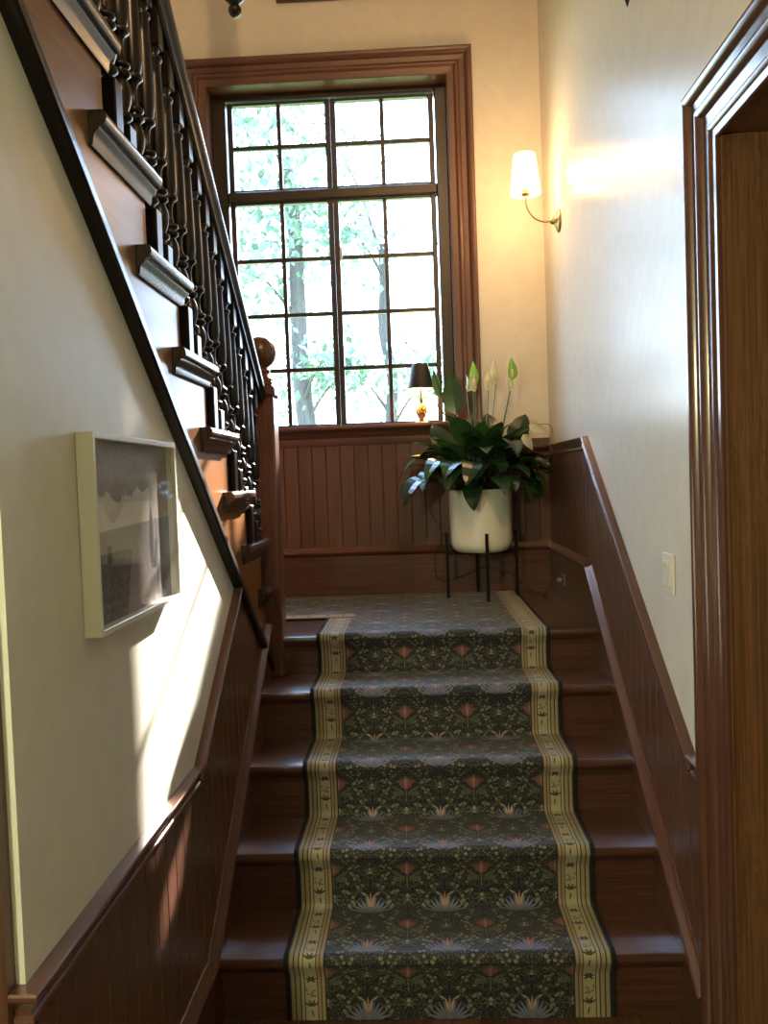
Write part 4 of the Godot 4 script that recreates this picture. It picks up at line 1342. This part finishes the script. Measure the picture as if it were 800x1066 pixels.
func build_plant() -> void:
	var cx := 0.296
	var cz := -1.865
	var s := thing("plant_stand", "black metal plant stand with four square legs holding the white pot", "plant stand", Vector3(cx, LAND + 0.009, cz))
	for k in 4:
		var a := deg_to_rad([-4.0, 86.0, 176.0, 266.0][k])
		var c := Vector3(cos(a), 0, sin(a)) * 0.168
		part("leg", bx(Vector3(-0.007, 0, -0.007), Vector3(0.007, 0.315, 0.007), 0.001), M.black_metal, s, Transform3D(Basis(Vector3.UP, -a), c))
	for k in 2:
		part("crossbar", bx(Vector3(-0.163, 0.206, -0.006), Vector3(0.163, 0.218, 0.006), 0.001, 0), M.black_metal, s, Transform3D(Basis(Vector3.UP, deg_to_rad([4.0, -86.0][k])), Vector3(0, -0.0005 * k, 0)))
	var y0 := LAND + 0.009 + 0.2185
	var pot := thing("plant_pot", "tall white ceramic pot with rounded base on the black stand", "pot", Vector3(cx, y0, cz))
	var pr := [Vector2(0, 0), Vector2(0.09, 0.0)]
	for i in 7:
		var t := deg_to_rad(-90.0 + i * 15.0)
		pr.append(Vector2(0.095 + cos(t) * 0.052, 0.055 + sin(t) * 0.055))
	pr.append_array([Vector2(0.1495, 0.15), Vector2(0.151, 0.295), Vector2(0.150, 0.299), Vector2(0.146, 0.3), Vector2(0.143, 0.297), Vector2(0.142, 0.24)])
	part("body", turned(pr, 48), M.pot_glaze, pot)
	part("soil", turned([Vector2(0.1425, 0.255), Vector2(0.07, 0.268), Vector2(0, 0.27)], 24), M.soil, pot)

	var yb := y0 + 0.262
	var p := thing("peace_lily", "bushy dark green peace lily with white spathes in the white pot", "plant", Vector3(cx, yb, cz))
	var greens := []
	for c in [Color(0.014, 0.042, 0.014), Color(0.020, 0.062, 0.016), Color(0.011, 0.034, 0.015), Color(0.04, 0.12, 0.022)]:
		var m := mat("leaf_%d" % greens.size(), c, 0.24)
		m.backlight_enabled = true
		m.backlight = Color(0.10, 0.16, 0.04)
		greens.append(m)
	var shapes := [leaf_mesh(0.18, 0.098, 1.2, 0.23, 0.25), leaf_mesh(0.19, 0.1, 1.5, 0.21, 0.2), leaf_mesh(0.17, 0.092, 1.9, 0.18, 0.3), leaf_mesh(0.18, 0.095, 0.7, 0.22, 0.2), leaf_mesh(0.19, 0.088, 1.8, 0.26, 0.15)]
	var r := RandomNumberGenerator.new()
	r.seed = 23
	var n := 165
	for i in n:
		var t := (i + 0.5) / n
		var a := i * 2.39996 + r.randf_range(-0.2, 0.2)
		var lean := lerpf(0.0, 1.12, pow(t, 0.9)) + r.randf_range(-0.1, 0.1)
		var sc := r.randf_range(0.85, 1.12)
		var back := maxf(0.0, -sin(a))     # towards the window wall there is little room
		var d := Vector3(cos(a), 0, sin(a))
		lean *= 1.0 - 0.92 * back
		sc *= 1.0 - 0.36 * back
		if cos(a) > 0.55:
			sc *= 0.92
		var root := d * r.randf_range(0.01, 0.07)
		var which := 3 if lean < 0.3 else r.randi_range(0, 4)
		if which == 3 and lean > 0.8:
			which = 1
		if back > 0.4:
			which = 3
		var b := Basis(Vector3.UP, -a) * Basis(Vector3(0, 0, 1), -lean * 0.8) * Basis(Vector3(0, 1, 0), r.randf_range(-0.35, 0.35))
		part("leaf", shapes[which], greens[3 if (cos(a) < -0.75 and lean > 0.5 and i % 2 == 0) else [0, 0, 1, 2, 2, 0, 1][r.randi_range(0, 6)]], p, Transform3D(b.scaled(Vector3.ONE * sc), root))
	# the tall leaves that stand above the bush, given as (x, y of the tip, width)
	for q in [[0.05, 0.0, 0.05, 100.0, -0.05, 1.1], [0.11, 0.0, 0.03, 70.0, -0.22, 1.12], [0.02, 0.0, 0.02, 95.0, 0.10, 1.05], [0.13, 0.0, 0.0, 110.0, -0.32, 1.0], [-0.07, 0.0, 0.04, 100.0, 0.34, 1.05], [-0.02, 0.0, 0.06, 80.0, 0.22, 1.0]]:
		part("leaf", shapes[3], greens[2], p, Transform3D((Basis(Vector3(0, 0, 1), q[4]) * Basis(Vector3.UP, deg_to_rad(q[3])) * Basis(Vector3(0, 0, 1), 0.12)).scaled(Vector3.ONE * q[5]), Vector3(q[0], q[1], q[2])))
	var tall := leaf_mesh(0.21, 0.11, 0.15, 0.40, 0.12)
	part("leaf", tall, greens[1], p, Transform3D(Basis(Vector3(0, 0, 1), 0.13) * Basis(Vector3.UP, deg_to_rad(72)) * Basis(Vector3(0, 0, 1), 0.17), Vector3(-0.05, 0.0, 0.03)))
	var slim := leaf_mesh(0.14, 0.045, 0.1, 0.50, 0.5)
	part("leaf", slim, greens[3], p, Transform3D(Basis(Vector3(0, 0, 1), 0.25) * Basis(Vector3.UP, deg_to_rad(60)) * Basis(Vector3(0, 0, 1), 0.15), Vector3(-0.05, 0.0, 0.01)))
	# flowers: tip position relative to the plant, spathe length and width, turn, colour
	var white := mat("spathe_white", Color(0.62, 0.62, 0.50), 0.5)
	white.backlight_enabled = true
	white.backlight = Color(0.5, 0.5, 0.35)
	var green_s := mat("spathe_green", Color(0.20, 0.42, 0.07), 0.5)
	green_s.backlight_enabled = true
	green_s.backlight = Color(0.5, 0.6, 0.2)
	var spx := mat("spadix", Color(0.6, 0.56, 0.35), 0.7)
	var stem := mat("flower_stem", Color(0.12, 0.16, 0.05), 0.5)
	for f in [[-0.050, 0.505, 0.03, 0.085, 0.045, 1.0, white, 0.7], [-0.02, 0.53, 0.02, 0.125, 0.05, 0.2, green_s, 0.2], [-0.012, 0.50, 0.05, 0.09, 0.04, -0.5, white, -0.2], [0.055, 0.51, 0.0, 0.095, 0.05, 0.0, white, 0.05], [0.095, 0.545, -0.02, 0.13, 0.042, -0.4, white, -0.25], [0.168, 0.55, 0.02, 0.115, 0.05, 0.1, green_s, 0.0], [0.155, 0.50, 0.03, 0.075, 0.035, 0.3, white, -0.1]]:
		var base := Vector3(f[0], f[1], f[2])
		var fl := Node3D.new()
		fl.name = "flower"
		p.add_child(fl, true)
		var foot := Vector3(f[0] * 0.35, 0.0, f[2] * 0.4)
		part("stem", bar(curve([foot, foot.lerp(base, 0.5) + Vector3(0, 0.03, 0), base], 5), [0.0032], 5), stem, fl)
		part("spathe", spathe_mesh(f[3], f[4], 1.25), f[6], fl, Transform3D(Basis(Vector3.UP, f[5]) * Basis(Vector3(0, 0, 1), -f[7] * 0.4), base))
		part("spadix", turned([Vector2(0, 0), Vector2(0.006, 0.004), Vector2(0.007, 0.02), Vector2(0.006, 0.04), Vector2(0, 0.046)], 8), spx, fl, Transform3D(Basis(Vector3(0, 0, 1), -f[7] * 0.4), base + Vector3(0, 0.01, 0.006)))
	# pale drooping spathes on the right and a dry stalk that reaches over the cap
	for f in [[0.235, 0.335, 0.06, -2.0], [0.20, 0.29, 0.10, -2.6]]:
		part("spathe", spathe_mesh(0.09, 0.05, 1.1), white, p, Transform3D(Basis(Vector3(0, 0, 1), f[3]), Vector3(f[0], f[1], f[2])))
	part("stalk", bar(curve([Vector3(0.05, 0.0, 0.0), Vector3(0.16, 0.25, 0.02), Vector3(0.25, 0.325, 0.03), Vector3(0.335, 0.335, 0.03), Vector3(0.352, 0.29, 0.03)], 6), [0.003, 0.003, 0.002], 5), stem, p)

# ------------------------------------------------------------------ picture
func build_picture() -> void:
	var z0 := 0.245
	var z1 := 0.755
	var y0 := 1.202
	var y1 := 1.566
	var o := thing("picture_frame", "white box frame with a murky photograph hanging on the left wall", "picture", Vector3(XL, y0, z0))
	var w := z1 - z0
	var h := y1 - y0
	var d := 0.033
	var t := 0.011
	part("frame_bar", bx(Vector3(0.001, 0, 0), Vector3(d, h, t), 0.0012), M.frame_paint, o)
	part("frame_bar", bx(Vector3(0.001, 0, w - t), Vector3(d, h, w), 0.0012), M.frame_paint, o)
	part("frame_bar", bx(Vector3(0.001, 0, t), Vector3(d, t, w - t), 0.0012, 2), M.frame_paint, o)
	part("frame_bar", bx(Vector3(0.001, h - t, t), Vector3(d, h, w - t), 0.0012, 2), M.frame_paint, o)
	# the print: u runs along -z (left to right as seen)
	var nz := FastNoiseLite.new()
	nz.seed = 12
	nz.frequency = 0.02
	nz.fractal_octaves = 4
	var tex := gray_texture(320, 256, func(x: int, y: int) -> Color:
		var u := x / 320.0
		var v := y / 256.0
		var n := nz.get_noise_2d(x, y)
		var n2 := nz.get_noise_2d(x * 4.0, y * 4.0 + 300.0)
		var c := Color(0.60, 0.56, 0.55)                     # stormy sky
		if v > 0.33 + n * 0.08 - u * 0.08 and v < 0.5 and u < 0.72:
			c = Color(0.82, 0.80, 0.77)                      # pale cloud bank
		if v >= 0.5 + u * -0.04:
			c = Color(0.50, 0.47, 0.47)
			if v < 0.62 and u > 0.1 and u < 0.5:
				c = Color(0.58, 0.56, 0.54)
			elif u < 0.46 - (v - 0.6) * 0.2:
				c = Color(0.35, 0.32, 0.33) + Color(n2, n2, n2) * 0.12
			var mid := 0.52 + (v - 0.5) * 0.08
			if absf(u - mid) < 0.02 + (v - 0.5) * 0.30:
				c = Color(0.58, 0.54, 0.53)                   # track
			if u > 0.78:
				c = Color(0.37, 0.35, 0.37)
		var fx := 0.73 - 0.03 * (v - 0.5)
		var fw := 0.03 * sin(clampf((v - 0.36) / 0.44, 0.0, 1.0) * PI)
		if absf(u - fx) < fw:
			c = Color(0.09, 0.085, 0.1)
		if absf(u - (0.80 - (v - 0.6) * 0.25)) < 0.025 and v > 0.6 and v < 0.78:
			c = Color(0.11, 0.10, 0.12)
		c = c.lightened(0.0) + Color(n2, n2, n2) * 0.05
		return c)
	var pm := mat("print", Color(1, 1, 1), 0.5, tex)
	var st := start()
	var x := 0.012
	poly(st, [Vector3(x, t, w - t), Vector3(x, t, t), Vector3(x, h - t, t), Vector3(x, h - t, w - t)], Vector3(1, 0, 0), 1, [Vector2(0, 1), Vector2(1, 1), Vector2(1, 0), Vector2(0, 0)])
	part("print", st.commit(), pm, o)
	part("backing", bx(Vector3(0.002, t, t), Vector3(0.011, h - t, w - t), 0), M.frame_paint, o)
	st = start()
	x = 0.029
	poly(st, [Vector3(x, t, w - t), Vector3(x, t, t), Vector3(x, h - t, t), Vector3(x, h - t, w - t)], Vector3(1, 0, 0))
	part("glass", st.commit(), M.glass, o)

# ------------------------------------------------------------------ small things
func build_small_things() -> void:
	var o := thing("light_switch", "white rocker light switch plate on the right wall by the door", "switch", Vector3(XR, 1.128, -0.145))
	part("plate", bx(Vector3(-0.006, 0, 0), Vector3(0, 0.108, 0.1), 0.003), M.white_plastic, o)
	part("rocker_surround", bx(Vector3(-0.0075, 0.018, 0.026), Vector3(-0.005, 0.09, 0.074), 0.001), M.white_plastic, o)
	part("rocker", bx(Vector3(-0.003, -0.033, -0.02), Vector3(0.003, 0.033, 0.02), 0.0012), M.white_plastic, o, Transform3D(Basis(Vector3(0, 0, 1), 0.06), Vector3(-0.0085, 0.054, 0.05)))
	o = thing("wall_outlet", "grey power outlet low on the right wall of the landing", "outlet", Vector3(XR - 0.015, 0.945, -1.735))
	part("plate", bx(Vector3(-0.005, 0, 0), Vector3(0, 0.055, 0.075), 0.002), M.gray_plastic, o)
	part("socket", bx(Vector3(-0.008, 0.012, 0.02), Vector3(-0.004, 0.043, 0.055), 0.002), M.cord, o)
	part("plug", bx(Vector3(-0.03, 0.018, 0.026), Vector3(-0.008, 0.036, 0.046), 0.003), M.gray_plastic, o)
	o = thing("lamp_cord", "thin brown lamp cord hanging behind the plant and looping to the outlet", "cord")
	var zf := ZB + 0.045
	part("wire", bar(curve([Vector3(0.05, 1.747, -2.08), Vector3(0.07, 1.75, -2.03), Vector3(0.08, 1.66, -2.015), Vector3(0.09, 1.45, zf + 0.005), Vector3(0.06, 1.30, zf), Vector3(0.115, 1.17, zf + 0.008), Vector3(0.07, 1.07, zf + 0.01), Vector3(0.09, 0.95, zf + 0.01), Vector3(0.2, 0.96, zf), Vector3(0.33, 1.01, zf), Vector3(0.45, 0.97, -2.0), Vector3(0.53, 0.90, -1.9), Vector3(0.59, 0.885, -1.78), Vector3(0.56, 0.90, -1.68), Vector3(0.60, 0.965, -1.68), Vector3(XR - 0.046, 0.972, -1.70)], 8), [0.0022], 5), M.cord, o)

# ------------------------------------------------------------------ outside
func build_outside() -> void:
	var bark := mat("bark", Color(0.09, 0.088, 0.092), 0.95, M.wood_tex, Vector3(2, 1, 1))
	var leaf := start()
	poly(leaf, [Vector3(0, -0.5, 0), Vector3(0.28, 0, 0.08), Vector3(0, 0.5, 0)], Vector3(0.2, 0, 1).normalized())
	poly(leaf, [Vector3(0, -0.5, 0), Vector3(-0.28, 0, 0.08), Vector3(0, 0.5, 0)], Vector3(-0.2, 0, 1).normalized())
	var lm := leaf.commit()
	var lmat := mat("tree_leaf", Color(1, 1, 1), 0.55)
	lmat.vertex_color_use_as_albedo = true
	lmat.backlight_enabled = true
	lmat.backlight = Color(0.7, 0.7, 0.7)
	var g := structure("ground", "grass outside the window, below the sill")
	part("lawn", bx(Vector3(-30, -0.6, -40), Vector3(30, -0.3, -2.4), 0), mat("lawn", Color(0.12, 0.2, 0.06), 0.9), g)
	var specs := [
		["tall broadleaf tree with a thick trunk seen left through the window", Vector3(-1.62, -0.3, -10.0), 0.17, 6.2, [[-2.35, 4.6, -9.6, 1.2, 420], [-1.25, 3.1, -9.4, 0.6, 150], [-0.95, 3.0, -9.6, 0.45, 110], [-2.0, 6.4, -9.6, 1.3, 420], [-1.5, 5.2, -9.4, 0.8, 260]], 0],
		["slender tree with a straight trunk seen right of the window's mullion", Vector3(-0.40, -0.3, -11.0), 0.125, 5.4, [[-0.85, 5.2, -10.4, 0.8, 230], [0.2, 2.9, -10.2, 0.55, 180], [-0.95, 3.2, -11.2, 0.5, 90], [-1.1, 6.8, -11.3, 0.9, 120]], 1],
		["leafy tree right of the window, outside the frame", Vector3(2.6, -0.3, -10.6), 0.16, 7.5, [[2.1, 8.95, -10.3, 1.75, 6000], [0.78, 3.87, -5.9, 0.30, 900]], 2],
		["pale distant tree filling the window's lower left panes", Vector3(-4.3, -0.3, -17.0), 0.2, 9.0, [[-3.8, 4.4, -16.5, 1.5, 380], [-2.6, 3.4, -16.0, 1.2, 260], [-3.6, 7.4, -16.5, 1.6, 230]], 3],
		["pale distant tree behind the window's right panes", Vector3(0.9, -0.3, -18.0), 0.2, 4.0, [[-0.2, 3.8, -17.0, 1.3, 300], [-1.6, 5.8, -17.6, 1.2, 150]], 4],
	]
	for s in specs:
		var o := thing("garden_tree", s[0], "tree", s[1], "trees outside the window")
		var r := RandomNumberGenerator.new()
		r.seed = 40 + s[5]
		var th: float = s[3]
		var pts := []
		var rad := []
		for i in 9:
			var t := i / 8.0
			pts.append(Vector3(r.randf_range(-0.05, 0.05) + 0.06 * sin(t * 4.0), t * th, r.randf_range(-0.05, 0.05)))
			rad.append(s[2] * (1.0 - 0.45 * t))
		part("trunk", bar(curve(pts, 3), curve_r(rad, 3), 12), bark, o)
		for cl in s[4]:
			var c: Vector3 = Vector3(cl[0], cl[1], cl[2]) - s[1]
			var y0: float = clampf(c.y - absf(c.x) * 0.7 - 0.3, 0.5, th * 0.95)
			part("branch", bar(curve([Vector3(0, y0, 0), Vector3(c.x * 0.5, lerpf(y0, c.y, 0.6), c.z * 0.5), c], 5), [0.035, 0.03, 0.03, 0.025, 0.02, 0.02, 0.015, 0.012], 6), bark, o)
		var total := 0
		for cl in s[4]:
			total += cl[4]
		var mm := MultiMesh.new()
		mm.transform_format = MultiMesh.TRANSFORM_3D
		mm.use_colors = true
		mm.mesh = lm
		mm.instance_count = total
		var n := 0
		for cl in s[4]:
			var c: Vector3 = Vector3(cl[0], cl[1], cl[2]) - s[1]
			for i in cl[4]:
				var d := Vector3(r.randfn(), r.randfn() * 0.75, r.randfn()) * 0.42
				if s[5] == 2:
					d = Vector3(r.randf_range(-1, 1), r.randf_range(-1, 1), r.randf_range(-1, 1))
					if d.length() > 1.0:
						d = d.normalized() * r.randf()
					if cl[3] < 1.0:
						d.y *= 0.5
				elif i % 3 == 0:
					d *= 1.5
				var sz: float = r.randf_range(0.10, 0.22) * (2.1 if s[5] == 2 and cl[3] > 1.0 else 1.0)
				mm.set_instance_transform(n, Transform3D(Basis.from_euler(Vector3(r.randf_range(-1.2, 1.2), r.randf_range(-PI, PI), r.randf_range(-PI, PI))).scaled(Vector3.ONE * sz), c + d * cl[3]))
				var k := r.randf_range(0.75, 1.25)
				mm.set_instance_color(n, Color(0.095 * k, 0.175 * k, 0.13 * k))
				n += 1
		var f := MultiMeshInstance3D.new()
		f.name = "foliage"
		f.multimesh = mm
		f.material_override = lmat
		f.set_meta("kind", "stuff")
		o.add_child(f)

func curve_r(rad: Array, steps: int) -> Array:
	var out := []
	for i in rad.size() - 1:
		for k in steps:
			out.append(lerpf(rad[i], rad[i + 1], float(k) / steps))
	out.append(rad[-1])
	return out
